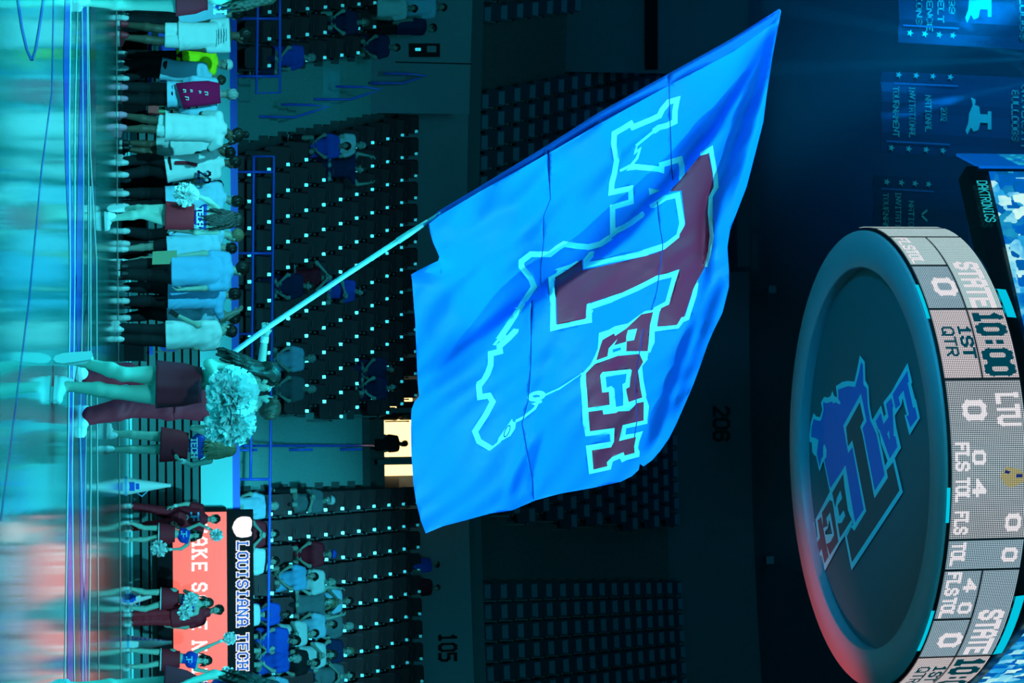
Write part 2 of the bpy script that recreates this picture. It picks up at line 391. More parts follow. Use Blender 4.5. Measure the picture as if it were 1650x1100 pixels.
def torso(J, fem, add=0.0):
    k = J['_k']; s = side(J); hs = nrm(J['hR']-J['hL']); a = add
    fw = nrm(np.cross(s, J['nk']-J['pv']))
    wr = .066 if fem else .095; cr = .092 if fem else .108; sw = .055 if fem else .065
    P_ = [cap(J['hL']+np.array((0, 0, .03*k)), J['hR']+np.array((0, 0, .03*k)), (.084 if fem else .095)*k+a),
          cap(J['wa']-s*.045*k, J['wa']+s*.045*k, wr*k+a), cap(J['ch']-s*.07*k, J['ch']+s*.07*k, cr*k+a),
          cap(J['pv'], J['wa'], (.078 if fem else .09)*k+a), cap(J['wa'], J['ch'], (.078 if fem else .09)*k+a), cap(J['sL']*.8+J['sR']*.2, J['sR']*.8+J['sL']*.2, sw*k+a),
          cap(J['ch'], J['nk']-np.array((0, 0, .03*k)), .085*k+a, .07*k+a)]
    if fem:
        sg = 1 if fw @ J['_f'] > 0 else -1
        for q in (-1, 1): P_.append(cap(J['ch']+s*q*.062*k+J['_f']*.06*k, J['ch']+s*q*.06*k+J['_f']*.075*k, .05*k+a))
    return P_
def arm(J, t, a=0.0, e1=1.0, fem=False):
    k = J['_k']*(.88 if fem else 1.0); S, E, Wr = J['s'+t], J['e'+t], J['w'+t]
    pr = [cap(S, S+(E-S)*min(1, e1), .052*k+a, (.052-.012*min(1, e1))*k+a)]
    if e1 > 1: pr.append(cap(E, E+(Wr-E)*(e1-1), .040*k+a, (.040-.012*(e1-1))*k+a))
    return pr
def leg(J, t, a=0.0, e1=2.0, fem=False, loose=0.0):
    k = J['_k']; H, K, A = J['h'+t], J['k'+t], J['a'+t]
    x = min(1, e1); th = .079 if fem else .086; pr = [cap(H, H+(K-H)*x, th*k+a, (th+(.052-th)*x)*k+a+loose*x)]
    if e1 > 1:
        x = e1-1; back = -J['_f']*.012*k; md = K+(A-K)*.3+back
        pr += [cap(K, md, .052*k+a+loose, .056*k+a+loose), cap(md, K+(A-K)*max(.31, x), .056*k+a+loose, (.056-.020*x)*k+a+loose*1.3)]
    return pr
def frame(xdir, zhint):
    x = nrm(xdir); z = np.array(zhint, float); z = nrm(z-x*(z @ x)); y = np.cross(z, x); return np.stack([x, y, z])
HANDS_UP = {}
def build_person(label, J, tone='light', fem=False, look=None, tilt=(0, 0, 1), curls=(.35, .35), palms=(None, None), vox=.015, hvox=.009, group=None, hands=True, name='person', parent=None, feet=True):
    k = J['_k']
    pr = torso(J, fem)+arm(J, 'L', 0, 2, fem)+arm(J, 'R', 0, 2, fem)
    pr += [cap(J['nk']-np.array((0, 0, .04*k)), J['hd']-np.array((0, 0, .02)), .052*k if fem else .06*k, .05*k)]
    if feet is not None:
        pr += leg(J, 'L', 0, 2, fem)+leg(J, 'R', 0, 2, fem)
        for t in 'LR': pr.append(cap(J['a'+t], J['t'+t]*.7+J['a'+t]*.3, .036*k, .028*k))
    V, Q = field_mesh(pr, vox, .028*k)
    Vs, Qs, Fm = [V], [Q], [np.zeros(len(Q), int)]
    lk = nrm(look if look is not None else J['_f']); up = np.array(tilt, float); up = nrm(up-lk*(up @ lk)); rx = np.cross(lk, up)
    R = np.stack([rx, lk, up]); J['_hr'] = R
    hv, hq, hm = tpl(('head', hvox), head_tpl, hvox)
    hs = (1.0 if fem else 1.03)*k
    J['_hs'] = hs; n = sum(len(x) for x in Vs); Vs.append(J['hd']+(hv*hs) @ R); Qs.append(hq+n); Fm.append(hm)
    if hands:
        for i, t in enumerate('LR'):
            tv, tq = tpl(('hand', curls[i]), hand_tpl, curls[i])
            d = nrm(J['w'+t]-J['e'+t]); ph = palms[i] if palms[i] is not None else (side(J)*(-1 if t == 'L' else 1)+J['_f']*.2)
            B = frame(d, ph)                                   # palm looks along -z of the template
            mir = 1.0
            thumb = B[1] @ J['_f']
            if thumb < 0: mir = -1.0
            vv = tv*np.array((1, mir, 1)); qq = tq if mir > 0 else tq[:, ::-1]
            n = sum(len(x) for x in Vs); Vs.append(J['w'+t]+(vv*k*(.92 if fem else 1.0)) @ B); Qs.append(qq+n); Fm.append(np.zeros(len(qq), int))
            J['g'+t] = J['w'+t]+d*.085*k-B[2]*.03*k
    root = J.get('_root', np.array((J['pv'][0], J['pv'][1], min(J['aL'][2], J['aR'][2])-.05)))
    o = mk(name, np.concatenate(Vs), np.concatenate(Qs), [skin(tone), M_EYEW, M_LIP, M_DARK], parent, True, np.concatenate(Fm), root if parent is None else None)
    if parent is None: tag(o, label, 'person', group)
    return o
def solid(name, par, prims, m, vox=.014, k=.03, cuts=(), subs=(), wob=None):
    V, Q = field_mesh(prims, vox, k, cuts, subs, wob); return mk(name, V, Q, m, par, True)
def folds(amp=.006, fr=38, ph=0.0, d=(1, .4, .5)):
    d = np.array(d)
    return lambda X: amp*.42*np.sin(X @ d*fr*1.5+ph+2.2*np.sin(X @ np.array((.3, .2, 1.0))*13+ph))*(.6+.4*np.sin(X @ np.array((-.5, .3, 1.0))*19+ph))
def spine(J): return nrm(J['nk']-J['pv'])
def shirt(par, J, m, fem=False, sleeve=.62, hem=-.10, fit=.022, vox=.014, ph=0.0, name='shirt'):
    sp = spine(J); k = J['_k']
    pr = torso(J, fem, fit)+arm(J, 'L', fit, sleeve, fem)+arm(J, 'R', fit, sleeve, fem)
    b = J['pv']+sp*hem*k
    pr.append(cap(b-side(J)*.07*k-sp*.05, b+side(J)*.07*k-sp*.05, .122*k+fit))
    cw = (.085 if fem else .10)*k+fit
    for q in (-1, 1): pr.append(cap(J['ch']+side(J)*q*.072*k, b+side(J)*q*.078*k-sp*.05, cw, cw*1.08))
    return solid(name, par, pr, m, vox, .035, cuts=[(b, -sp), (J['nk']+sp*.035*k, sp)], wob=folds(.008, 34, ph))
def trousers(par, J, m, end=1.95, fit=.012, loose=.012, vox=.014, ph=0.0, name='trousers', top=-.005):
    sp = spine(J); k = J['_k']
    pr = [cap(J['hL']+sp*.03*k, J['hR']+sp*.03*k, .098*k+fit), cap(J['pv'], J['pv']+sp*.1*k, .10*k+fit)]
    for t in 'LR': pr += leg(J, t, fit, end, False, loose)
    return solid(name, par, pr, m, vox, .025, cuts=[(J['pv']+sp*top*k, sp)], wob=folds(.006, 40, ph, (.6, .3, 1)))
def shorts(par, J, m, end=.8, fit=.014, vox=.014, name='shorts'):
    sp = spine(J); k = J['_k']
    pr = [cap(J['hL']+sp*.03*k, J['hR']+sp*.03*k, .095*k+fit)]; cuts = [(J['pv']-sp*.005*k, sp)]
    for t in 'LR':
        pr += leg(J, t, fit, end, False, .02); 
    zc = J['kL']*.5+J['kR']*.5; b = J['pv']+(zc-J['pv'])*end
    cuts.append((b, nrm(zc-J['pv'])))
    return solid(name, par, pr, m, vox, .02, cuts=cuts, wob=folds(.005, 30))
def skirt(par, J, m, top, bot, rt, rb, band=None, sq=.72, pleats=0, name='skirt'):
    """a closed skirt from waist point to hem point"""
    ax = nrm(top-bot); s = nrm(J['hR']-J['hL']); s = nrm(s-ax*(s @ ax)); w = np.cross(ax, s); n = 56; b = MB(); v = []
    prof = [(rb, 0), (rb*.97+rt*.03, .06), (rb*.8+rt*.2, .3), (rb*.45+rt*.55+.008, .62), (rt+.004, .9), (rt, 1), (rt-.012, 1), (rt*.9-.01, .6), (rb*.8+rt*.2-.014, .3), (rb-.012, 0)]
    for r, t in prof:
        for i in range(n):
            a = 2*math.pi*i/n; rr = r+(math.sin(a*pleats)*.008*(1-t) if pleats else 0)
            v.append(bot+(top-bot)*t+s*math.cos(a)*rr+w*math.sin(a)*rr*sq)
    f = [(i*n+j, i*n+(j+1) % n, (i+1)*n+(j+1) % n, (i+1)*n+j) for i in range(len(prof)-1) for j in range(n)]
    f += [((len(prof)-1)*n+j, (len(prof)-1)*n+(j+1) % n, (j+1) % n, j) for j in range(n)]
    fm = [1 if (band is not None and q < n) else 0 for q in range(len(f))]
    return mk(name, v, f, [m]+([band] if band is not None else []), par, True, fm)
def crop_top(par, J, m, lo, hi, fit=.012, name='crop_top', sleeves=0.0):
    sp = spine(J); k = J['_k']; pr = torso(J, True, fit)
    if sleeves: pr += arm(J, 'L', fit, sleeves, True)+arm(J, 'R', fit, sleeves, True)
    return solid(name, par, pr, m, .013, .03, cuts=[(lo, -sp), (hi, sp)])
def hair(par, J, m, long=0.0, bun=False, drop=None, vox=.011, seed=0, full=1.0, name='hair'):
    R = J['_hr']; s = J['_hs']; c = J['hd']; rg = np.random.default_rng(seed)
    def hp(x, y, z): return c+(np.array((x, y, z))*s) @ R
    pr = [ell(hp(0, -.018, .042), R, np.array((.095 if long else .086, .103, .090))*s*full)]
    if bun: pr.append(ell(hp(0, -.06, .15), R, np.array((.05, .05, .05))*s))
    cuts = []
    subs = [ell(hp(0, .10, -.045), R, np.array((.068, .075, .098))*s)]
    pr2 = []
    if long:
        dn = nrm(drop) if drop is not None else np.array((0, 0, -1.0))
        for i in range(13):
            a = -1.0+2.0*i/12; x0 = a*.075; y0 = -.085*math.cos(a*1.1)-.01
            p = hp(x0, y0, .02); wv = rg.uniform(-.02, .02, 3); L = long*rg.uniform(.8, 1.05)
            p1 = p+dn*L*.45+(R[0]*a*.035-R[1]*.01)*s+wv*.6; p2 = p+dn*L+(R[0]*a*.05-R[1]*(.02))*s+wv*1.6
            pr2 += [cap(p, p1, .026*s, .024*s), cap(p1, p2, .024*s, .009*s)]
        subs = [ell(hp(0, .115, -.045), R, np.array((.060, .075, .10))*s)]
    wob = lambda X: (.004 if long else .006)*np.sin((X-c) @ R[0]*150+6*np.sin((X-c) @ R[2]*22))
    return solid(name, par, pr+pr2, m, vox, .012, subs=subs, wob=wob)
M_SOLE = mat('shoe_sole', (.55, .55, .55), .5)
def shoes(par, J, m, toes=(None, None), scale=1.0, flat=True, which='LR'):
    tv, tq = tpl('shoe', shoe_tpl); k = J['_k']*scale
    for i, t in enumerate('LR'):
        if t not in which: continue
        d = np.array(toes[i], float) if toes[i] is not None else J['t'+t]-J['a'+t]
        if flat and toes[i] is None: d = d*np.array((1, 1, 0))
        x = nrm(d); upv = np.array((0, 0, 1.0)) if abs(x[2]) < .85 else J['_f']
        B = frame(x, upv); o = J['a'+t]-B[2]*.085*k
        sh = mk('shoe', o+(tv*k) @ B, tq, m, par, True)
        b = MB(); pts = [(-.095, -.02), (-.085, -.036), (.05, -.044), (.13, -.044), (.185, -.028), (.2, 0), (.185, .028), (.13, .044), (.05, .044), (-.085, .036), (-.095, .02)]
        n = len(pts); v = [o+np.array((x_*k, y_*k, z*k)) @ B for z in (-.004, .020) for x_, y_ in pts]
        b.add(v, [tuple(range(n-1, -1, -1)), tuple(range(n, 2*n))]+[(j, (j+1) % n, n+(j+1) % n, n+j) for j in range(n)])
        b.build('sole', M_SOLE, sh)
def wristband(par, J, t, m):
    d = nrm(J['w'+t]-J['e'+t]); a = J['w'+t]-d*.03; b = MB(); b.tube([a-d*.035, a+d*.025], .036*J['_k'], 12); return b.build('wristband', m, par, True)
def pompom(label, c, r, m, mh, hold=None, n=420, seed=1, group=None):
    rg = np.random.default_rng(seed); o = empty('pompom', c); tag(o, label, 'pompom', group); b = MB()
    for i in range(n):
        d = nrm(rg.normal(size=3)); u = nrm(np.cross(d, rg.normal(size=3))); w = r*rg.uniform(.10, .16); L = r*rg.uniform(.78, 1.08); q = nrm(np.cross(d, u)); cv = rg.uniform(-.35, .35)*r
        p0 = c+d*r*.12; p1 = c+d*L*.6+q*cv*.35; p2 = c+d*L+q*cv; tw = rg.uniform(-.5, .5); u2 = u*math.cos(tw)+q*math.sin(tw)
        b.add([p0-u*w*.4, p0+u*w*.4, p1+u*w, p1-u*w, p2+u2*w, p2-u2*w], [(0, 1, 2, 3), (3, 2, 4, 5)])
    b.build('streamers', m, o, kind='stuff')
    h = c+(nrm(hold-c)*r*.5 if hold is not None else np.array((0, 0, -r*.4)))
    h2 = MB(); h2.tube([c, h], .014, 8); h2.build('handle', mh, o, True); return o

# ------------------------------------------------------------------ materials of the place
M_CONC = mat('concrete', (.22, .31, .30), .8, .3, bump=(14, .25, .02), var=.18)
M_CONCD = mat('dark_concrete', (.10, .10, .10), .85, .3, bump=(10, .2, .02), var=.2)
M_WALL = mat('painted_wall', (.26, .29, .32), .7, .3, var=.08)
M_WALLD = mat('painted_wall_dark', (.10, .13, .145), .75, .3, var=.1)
M_BLACK = mat('black_fabric', (.008, .008, .010), .85, .1)
M_BLKG = mat('black_gloss', (.012, .012, .014), .25, .5)
M_SEAT = mat('maroon_plastic', (.090, .010, .013), .5, .3, bump=(30, .1, .004))
M_SEATP = mat('seat_pan_plastic', (.08, .018, .022), .3, .5)
M_SEATM = mat('seat_metal', (.03, .03, .033), .4, .4)
M_PLATE = mat('number_plate', (.90, .90, .88), .26, .6, metal=.85)
M_LIP = mat('seat_lip_plastic', (.30, .26, .27), .22, .6, metal=.5)  # pale glossy tone for the highlight strip on the seat pan
M_SEATB = mat('blue_plastic', (.010, .040, .062), .32, .6)
M_SEATHL = mat('blue_plastic_highlight', (.06, .20, .26), .35, .6)
M_RAIL = mat('blue_rail', (.03, .16, .95), .35, .5)
M_BLUEP = mat('blue_paint', (.02, .09, .80), .4, .5)
M_BARR = mat('white_padding', (.30, .80, .82), .5, .4)
M_SLAT = mat('bleacher_board', (.05, .15, .15), .6, .4, var=.12)
M_ROOF = mat('roof_deck', (.05, .055, .07), .9, .2)
def floor_material():
    m = bpy.data.materials.new('court_wood'); m.use_nodes = True; nt = m.node_tree; b = nt.nodes['Principled BSDF']
    tc = nt.nodes.new('ShaderNodeTexCoord'); mp = nt.nodes.new('ShaderNodeMapping'); mp.inputs['Scale'].default_value = (1.2, 14, 1)
    br = nt.nodes.new('ShaderNodeTexNoise'); br.inputs['Scale'].default_value = 1.0; br.inputs['Detail'].default_value = 3
    nt.links.new(tc.outputs['Object'], mp.inputs['Vector']); nt.links.new(mp.outputs['Vector'], br.inputs['Vector'])
    mx = nt.nodes.new('ShaderNodeMix'); mx.data_type = 'RGBA'; mx.inputs[6].default_value = (.03, .27, .26, 1); mx.inputs[7].default_value = (.045, .35, .33, 1)
    nt.links.new(br.outputs['Fac'], mx.inputs[0]); nt.links.new(mx.outputs[2], b.inputs['Base Color'])
    b.inputs['Roughness'].default_value = .10; b.inputs['Specular IOR Level'].default_value = .55; b.inputs['Coat Weight'].default_value = .3; b.inputs['Coat Roughness'].default_value = .06
    # the boards are slightly cupped: this smears reflections along the line of sight
    mp2 = nt.nodes.new('ShaderNodeMapping'); mp2.inputs['Scale'].default_value = (16, .35, 1)
    n2 = nt.nodes.new('ShaderNodeTexNoise'); n2.inputs['Scale'].default_value = 1.0; n2.inputs['Detail'].default_value = 2
    bp = nt.nodes.new('ShaderNodeBump'); bp.inputs['Strength'].default_value = .05; bp.inputs['Distance'].default_value = .01
    nt.links.new(tc.outputs['Object'], mp2.inputs['Vector']); nt.links.new(mp2.outputs['Vector'], n2.inputs['Vector'])
    nt.links.new(n2.outputs['Fac'], bp.inputs['Height']); nt.links.new(bp.outputs['Normal'], b.inputs['Normal'])
    return m
M_FLOOR = floor_material()

# ------------------------------------------------------------------ floor and its painted lines
fl = MB(); nx, ny = 6, 8
for i in range(nx):
    for j in range(ny):
        x0, x1 = -24+48*i/nx, -24+48*(i+1)/nx; y0, y1 = 1+40*j/ny, 1+40*(j+1)/ny
        fl.add([(x0, y0, 0), (x1, y0, 0), (x1, y1, 0), (x0, y1, 0)], [(0, 1, 2, 3)])
floor = fl.build('floor', M_FLOOR, kind='structure', loc=(0, 0, 0))
M_LW = mat('white_line_paint', (.85, .85, .85), .18, .5); M_LB = mat('blue_line_paint', (.01, .06, .42), .18, .5); M_LD = mat('dark_line_paint', (.02, .05, .06), .18, .5)
def fline(pts, wpx, m, z):
    """a painted line through pixels of the photograph, laid on the floor"""
    b = MB(); v = []
    for x, y in pts:
        v += [HZ(x-wpx/2, y, z), HZ(x+wpx/2, y, z)]
    b.add(v, [(2*i, 2*i+1, 2*i+3, 2*i+2) for i in range(len(pts)-1)])
    return b.build('court_line', m, floor)
fline([(111, -60), (107, 100), (110, 270), (119, 450), (114.5, 700), (113, 1150)], 9, M_LB, .003)
fline([(137, -60), (136, 100), (131, 270), (127.5, 450), (133, 700), (137, 1150)], 11, M_LB, .003)
fline([(150, -60), (150, 200), (150, 450), (122, 640), (123, 800), (125, 1150)], 9, M_LD, .0035)
for pts, w in (([(115, -60), (112, 200), (113.5, 450), (110, 760), (104, 1150)], 1.6), ([(127, -60), (121, 200), (121, 450), (116.5, 760), (121, 1150)], 1.4),
               ([(132, -60), (135, 300), (134, 450), (129.5, 700), (140, 1150)], 1.3), ([(140, -60), (143, 300), (143, 520), (138, 760), (133, 1150)], 1.4),
               ([(141, -60), (146, 250), (156, 420), (157, 700), (160, 1150)], 1.6), ([(146, 300), (146.5, 500), (147, 760), (143, 1150)], 2.2), ([(188, -60), (189, 300), (191, 560), (196, 1150)], 1.6)):
    fline(pts, w, M_LW, .0045)
fline([(28, -10), (36, 45), (44, 80), (52, 98), (58, 80), (64, 45), (72, -10)], 3.2, M_LB, .0035)
fline([(88, -60), (84, 150), (68, 270), (48, 480), (20, 700), (2, 840)], 1.6, M_LB, .003)

# ------------------------------------------------------------------ front wall of the stands: pulled-in bleacher boards, padded barrier, blue cap
YF = 38.4
def ZF(x, y=550, Y=YF): return P(x, y, Y)[2]
wf = MB(); wf.box((0, YF+.20, .90), (40, .06, 1.80)); wf.build('wall_front', M_BLACK, kind='structure')
z0, z1 = ZF(209), ZF(319); nb = 8
bl = empty('bleacher', (0, YF+.1, 0)); tag(bl, 'closed telescopic bleacher of grey horizontal boards under the padded barrier', 'bleacher')
b = MB(); b.box((0, YF+.22, (z0+z1)/2), (30, .12, z1-z0+.06)); b.build('housing', M_BLKG, bl)
b = MB(); b.box((0, YF-.02, ZF(210)), (30, .10, .045)); b.build('kick_rail', M_BARR, bl)
mesh0 = None
for i in range(nb):
    z = z0+(z1-z0)*(i+.62)/nb; h = (z1-z0)/nb*.72
    if mesh0 is None:
        b = MB(); b.box((0, YF+.08, z), (30, .16, h)); o = b.build('board', M_SLAT, bl); mesh0 = o; zz = z
    else:
        o = mesh0.copy(); COL.objects.link(o); o.location.z += z-zz
xr = P(322, 824, YF)[0]
b = MB(); nseg = 9
ba = empty('barrier', (0, YF, 0)); tag(ba, 'long white padded barrier wall with blue cap in front of the seats', 'barrier')
zb0, zb1, zb2 = ZF(322), ZF(373), ZF(385)
xa = -13.0; w = (xr-xa)/nseg
for i in range(nseg):
    b = MB(); b.box((xa+w*(i+.5), YF+.03, (zb0+zb1)/2), (w-.012, .24, zb1-zb0)); o = b.build('pad', M_BARR, ba)
b = MB(); b.box(((xa+12)/2, YF+.12, (zb1+zb2)/2), (12-xa, .34, zb2-zb1)); b.build('cap_board', M_BLUEP, ba)

# LED board with the words MAKE SOME NOISE, and the lit name strip above it
def led_mat(name, col, s, pitch=.012):
    m = emat(name, col, s); nt = m.node_tree; tc = nt.nodes.new('ShaderNodeTexCoord'); n = nt.nodes.new('ShaderNodeTexNoise')
    mp = nt.nodes.new('ShaderNodeMapping'); mp.inputs['Scale'].default_value = (.6, 1, 30); n.inputs['Scale'].default_value = 3
    nt.links.new(tc.outputs['Object'], mp.inputs['Vector']); nt.links.new(mp.outputs['Vector'], n.inputs['Vector'])
    mr = nt.nodes.new('ShaderNodeMapRange'); mr.inputs[3].default_value = s*.86; mr.inputs[4].default_value = s*1.12
    nt.links.new(n.outputs['Fac'], mr.inputs[0]); nt.links.new(mr.outputs[0], nt.nodes['Principled BSDF'].inputs['Emission Strength']); return m
M_LEDR = led_mat('led_coral', (1.0, .165, .115), 1.0); M_LEDW = emat('led_white', (1, .95, .93), 1.05); M_LEDB = emat('led_blue', (.01, .10, .62), 1.0)
YL = YF-.35
pa, pb_ = P(278, 826, YL), P(365, 826, YL); xe = P(320, 1290, YL)[0]
led = empty('led_board', (pa[0], YL, 0)); tag(led, 'long coral LED board reading MAKE SOME NOISE behind the far cheerleaders', 'display')
b = MB(); b.box(((pa[0]+xe)/2-.03, YL+.10, (pa[2]+pb_[2])/2-.15), (xe-pa[0]+.10, .18, pb_[2]-pa[2]+.28)); b.build('cabinet', M_BLACK, led)
b = MB(); b.box(((pa[0]+xe)/2, YL, (pa[2]+pb_[2])/2), (xe-pa[0], .03, pb_[2]-pa[2])); b.build('screen', M_LEDR, led)
yt = YL-.02
q0 = P(311, 846, yt); q1 = P(311, 1128, yt); qh = P(332, 846, yt)
text_on('lettering', 'MAKE SOME NOISE', quadfn(q0, q1, (q0[0], yt, qh[2])), 1.3, M_LEDW, led, True, 7.6)
sg = empty('name_sign', (pa[0], YL, 0)); tag(sg, 'black sign strip with blue and white letters LOUISIANA TECH above the coral board', 'sign')
zs0, zs1 = P(366, 826, YL)[2], P(408, 826, YL)[2]; xs0, xs1 = P(380, 822, YL)[0], xe
b = MB(); b.box(((xs0+xs1)/2, YL+.12, (zs0+zs1)/2), (xs1-xs0, .2, zs1-zs0)); b.build('panel', M_BLACK, sg)
q0 = P(383, 875, yt); q1 = P(383, 1077, yt); qh = P(399, 875, yt)
text_on('lettering_outline', 'LOUISIANA TECH', quadfn(q0, q1, (q0[0], yt, qh[2])), 2.25, M_LEDW, sg, True, 6.4)
text_on('lettering', 'LOUISIANA TECH', quadfn(q0, q1, (q0[0], yt, qh[2]), (0, -.012, 0)), 1.15, M_LEDB, sg, True, 6.4)
lg = [(389, 832), (382, 835), (377, 841), (374, 850), (377, 858), (381, 864), (389, 866), (399, 865), (405, 863), (406, 858), (404, 854), (406, 846), (406, 838), (403, 833), (397, 832)]
v = [P(x, y, yt) for x, y in lg]; n = len(v)
b = MB(); b.add(v+[p+np.array((0, .01, 0)) for p in v], [tuple(range(n))]+[(j, n+j, n+(j+1) % n, (j+1) % n) for j in range(n)]); b.build('emblem', M_LEDW, sg)

# ------------------------------------------------------------------ seating bowl
R0, TREAD, RISE, Z0 = 25.0, .80, .428, 1.95
def zk(k): return Z0+RISE*k
A1, A2 = math.radians(-12.4), math.radians(3.35)
AMAX = math.radians(25)
W1, W2 = .72, .82
bowl = empty('lower_bowl', (0, 40, 0)); tag(bowl, kind='structure')
for k in range(-1, 11):
    arc('tier', R0-.25+TREAD*k, R0-.25+TREAD*(k+1)+.15, zk(k)-.6, zk(k), -AMAX, AMAX, M_CONCD, bowl)
arc('front_riser', R0-1.3, R0-1.05, .1, zk(-1)+.02, -AMAX, AMAX, M_CONCD, bowl)
def aisle(name, a, hw, r0, tread, rise, z0, n, m):
    st = empty(name, BP(a, r0, 0)); tag(st, kind='structure'); ms = None
    for k in range(n):
        for hh in (0, 1):
            r = r0-.25+tread*(k+hh*.5); z = z0+rise*k+(rise*.5 if hh else 0.02)
            da = hw/r; b = MB(); v = []
            for s in (-1, 1):
                for rr in (r, r+tread*.5):
                    for z_ in (z-rise*.7, z): v.append(BP(a+s*da, rr, z_))
            b.add(v, [(0, 1, 3, 2), (4, 6, 7, 5), (0, 4, 5, 1), (2, 3, 7, 6), (1, 5, 7, 3), (0, 2, 6, 4)]); b.build('step', m, st)
    return st
M_STEP = mat('stair_concrete', (.20, .37, .35), .75, .3, bump=(20, .2, .01), var=.15)
aisle('aisle_left', A1, W1, R0-TREAD, TREAD, RISE, zk(-1), 11, M_STEP)
aisle('aisle_centre', A2, W2, R0-TREAD, TREAD, RISE, zk(-1), 9, M_STEP)

# one folding seat: back, pan, arm rest, number plate
def rbox(b, c, sz, r=.03, m=0):
    """box with cut corners seen from the front"""
    cx, cy, cz = c; hx, hy, hz = sz[0]/2, sz[1]/2, sz[2]/2
    pr = [(-hx+r, -hz), (hx-r, -hz), (hx, -hz+r), (hx, hz-r), (hx-r, hz), (-hx+r, hz), (-hx, hz-r), (-hx, -hz+r)]
    v = [(cx+x, cy-hy, cz+z) for x, z in pr]+[(cx+x*.97, cy+hy, cz+z*.97) for x, z in pr]
    b.add(v, [tuple(range(8)), tuple(range(15, 7, -1))]+[(j+8, (j+1) % 8+8, (j+1) % 8, j) for j in range(8)], m)
def seat_meshes(mb, mp, plate=True):
    L = []
    b = MB(); rbox(b, (0, .13, .62), (.45, .05, .50), .05)
    for v in range(len(b.v)):
        x, y, z = b.v[v]; b.v[v] = (x, y+(z-.62)*.16+.10*(x/.23)**2*-.3, z)
    L.append(('backrest', b, mb))
    b = MB(); rbox(b, (0, -.02, .50), (.42, .06, .36), .05)
    for v in range(len(b.v)):
        x, y, z = b.v[v]; b.v[v] = (x, y+(z-.5)*.25, z)
    L.append(('seat_pan', b, mp))
    b = MB(); b.box((.255, .0, .60), (.035, .34, .04)); b.box((.255, .08, .33), (.03, .07, .55)); L.append(('armrest', b, M_SEATM))
    if not plate:
        b = MB(); b.add([(-.16, .076, .70), (.16, .076, .70), (.19, .112, .868), (-.19, .112, .868)], [(0, 1, 2, 3)]); L.append(('top_highlight', b, M_SEATHL))  # paler sheet laid on the back as its painted top highlight
    if plate:
        b = MB(); b.box((.165, .106, .812), (.064, .012, .070), Matrix.Rotation(-.075, 3, 'X')); L.append(('number_plate', b, M_PLATE))
        b = MB(); b.tube([(.0, -.078, .545), (.07, -.084, .545), (.14, -.074, .55)], .009, 6); L.append(('lip', b, M_LIP))  # thin strip added to draw the highlight line across the pan
    return L
SEATM = {}
def seat_parts(key, mb, mp, plate):
    if key not in SEATM:
        SEATM[key] = []
        for nm, b, m in seat_meshes(mb, mp, plate):
            me = bpy.data.meshes.new(nm); me.from_pydata(b.v, [], b.f); me.materials.append(m); me.update(); SEATM[key].append((nm, me))
    return SEATM[key]
NSEAT = 0; SEATS = []
def put_seat(p, ang, label, group, key='low', mb=M_SEAT, mp=M_SEATP, plate=True):
    global NSEAT; NSEAT += 1
    o = empty('stadium_seat', p); o.rotation_euler[2] = -ang; tag(o, label, 'seat', group); SEATS.append([o, np.array(p), ang, False, key])
    for nm, me in seat_parts(key, mb, mp, plate):
        c = bpy.data.objects.new(nm, me); COL.objects.link(c); c.parent = o
NTH = 'first second third fourth fifth sixth seventh eighth ninth tenth eleventh twelfth thirteenth fourteenth fifteenth sixteenth seventeenth eighteenth nineteenth twentieth'.split()
ORD = ['front', 'second', 'third', 'fourth', 'fifth', 'sixth', 'seventh', 'eighth', 'ninth', 'tenth', 'top']
VIS = math.radians(13.4)
SEATPOS = {}
for k in range(-1, 10):
    r = R0+TREAD*k; d = .53/r
    h1, h2 = (W1+.05)/r, (W2+.05)/r
    secs = [('left', A1-h1-d*.5, -math.radians(18.5), -1), ('centre', A1+h1+d*.5, A2-h2, 1), ('right', A2+h2+d*.5, math.radians(18.5), 1)]
    for nm, a, e, s in secs:
        if nm == 'left' and k > 6: continue
        SEATPOS[(k, nm)] = []
        cnt_ = 0
        while (a-e)*s < 0:
            cnt_ += 1; pz = BP(a, r, zk(k)); q = pz-CAM; xx = 550+(q @ RTV)/(q @ FWD)*F_PX
            if -25 < xx < 1125 and pz[1] > YF+.95:
                put_seat(pz, a, 'dark maroon folding seat, %s from the %s aisle in the %s row, %s lower section' % (NTH[cnt_-1], 'centre' if nm == 'right' else 'left', ORD[k+1], nm), 'lower seats, %s section, %s row' % (nm, ORD[k+1]))
                SEATPOS[(k, nm)].append(a)
            a += s*d

# guard rail along the front of the bowl
RR = R0-1.2
def rail(label, lines, r, name='guard_rail', parts=('rail', 'post'), m=None):
    o = empty(name, lines[0][1][0]*np.array((1, 1, 0))+np.array((0, 0, zb2))); tag(o, label, 'railing')
    for nm, pts in lines:
        b = MB(); b.tube(pts, r, 8); b.build(nm, m or M_RAIL, o, True)
    return o
def cp(x, y): return CYL(x, y, RR)
L1 = [('rail', [cp(451, y) for y in (-40, 40, 100, 149)]+[cp(413, 150), cp(414, 100), cp(415, 40), cp(416, -40)])]
for y in (30, 123): L1.append(('post', [cp(379, y), cp(451, y)]))
rail('blue tube railing left of the first aisle, in front of the seats', L1, .028)
ys = list(range(252, 1060, 40))
L2 = [('rail', [cp(409, 252)]+[cp(441.5-.012*(y-250), y) for y in ys]), ('rail', [cp(409-.010*(y-250), y) for y in ys if y < 810])]
for y in (277, 408, 538, 655, 772): L2.append(('post', [cp(380, y), cp(441.5-.012*(y-250), y)]))
rail('long blue tube railing crossing the centre section above the barrier', L2, .028)
def ap(x, y, k): return CYL(x, y, R0+TREAD*k)
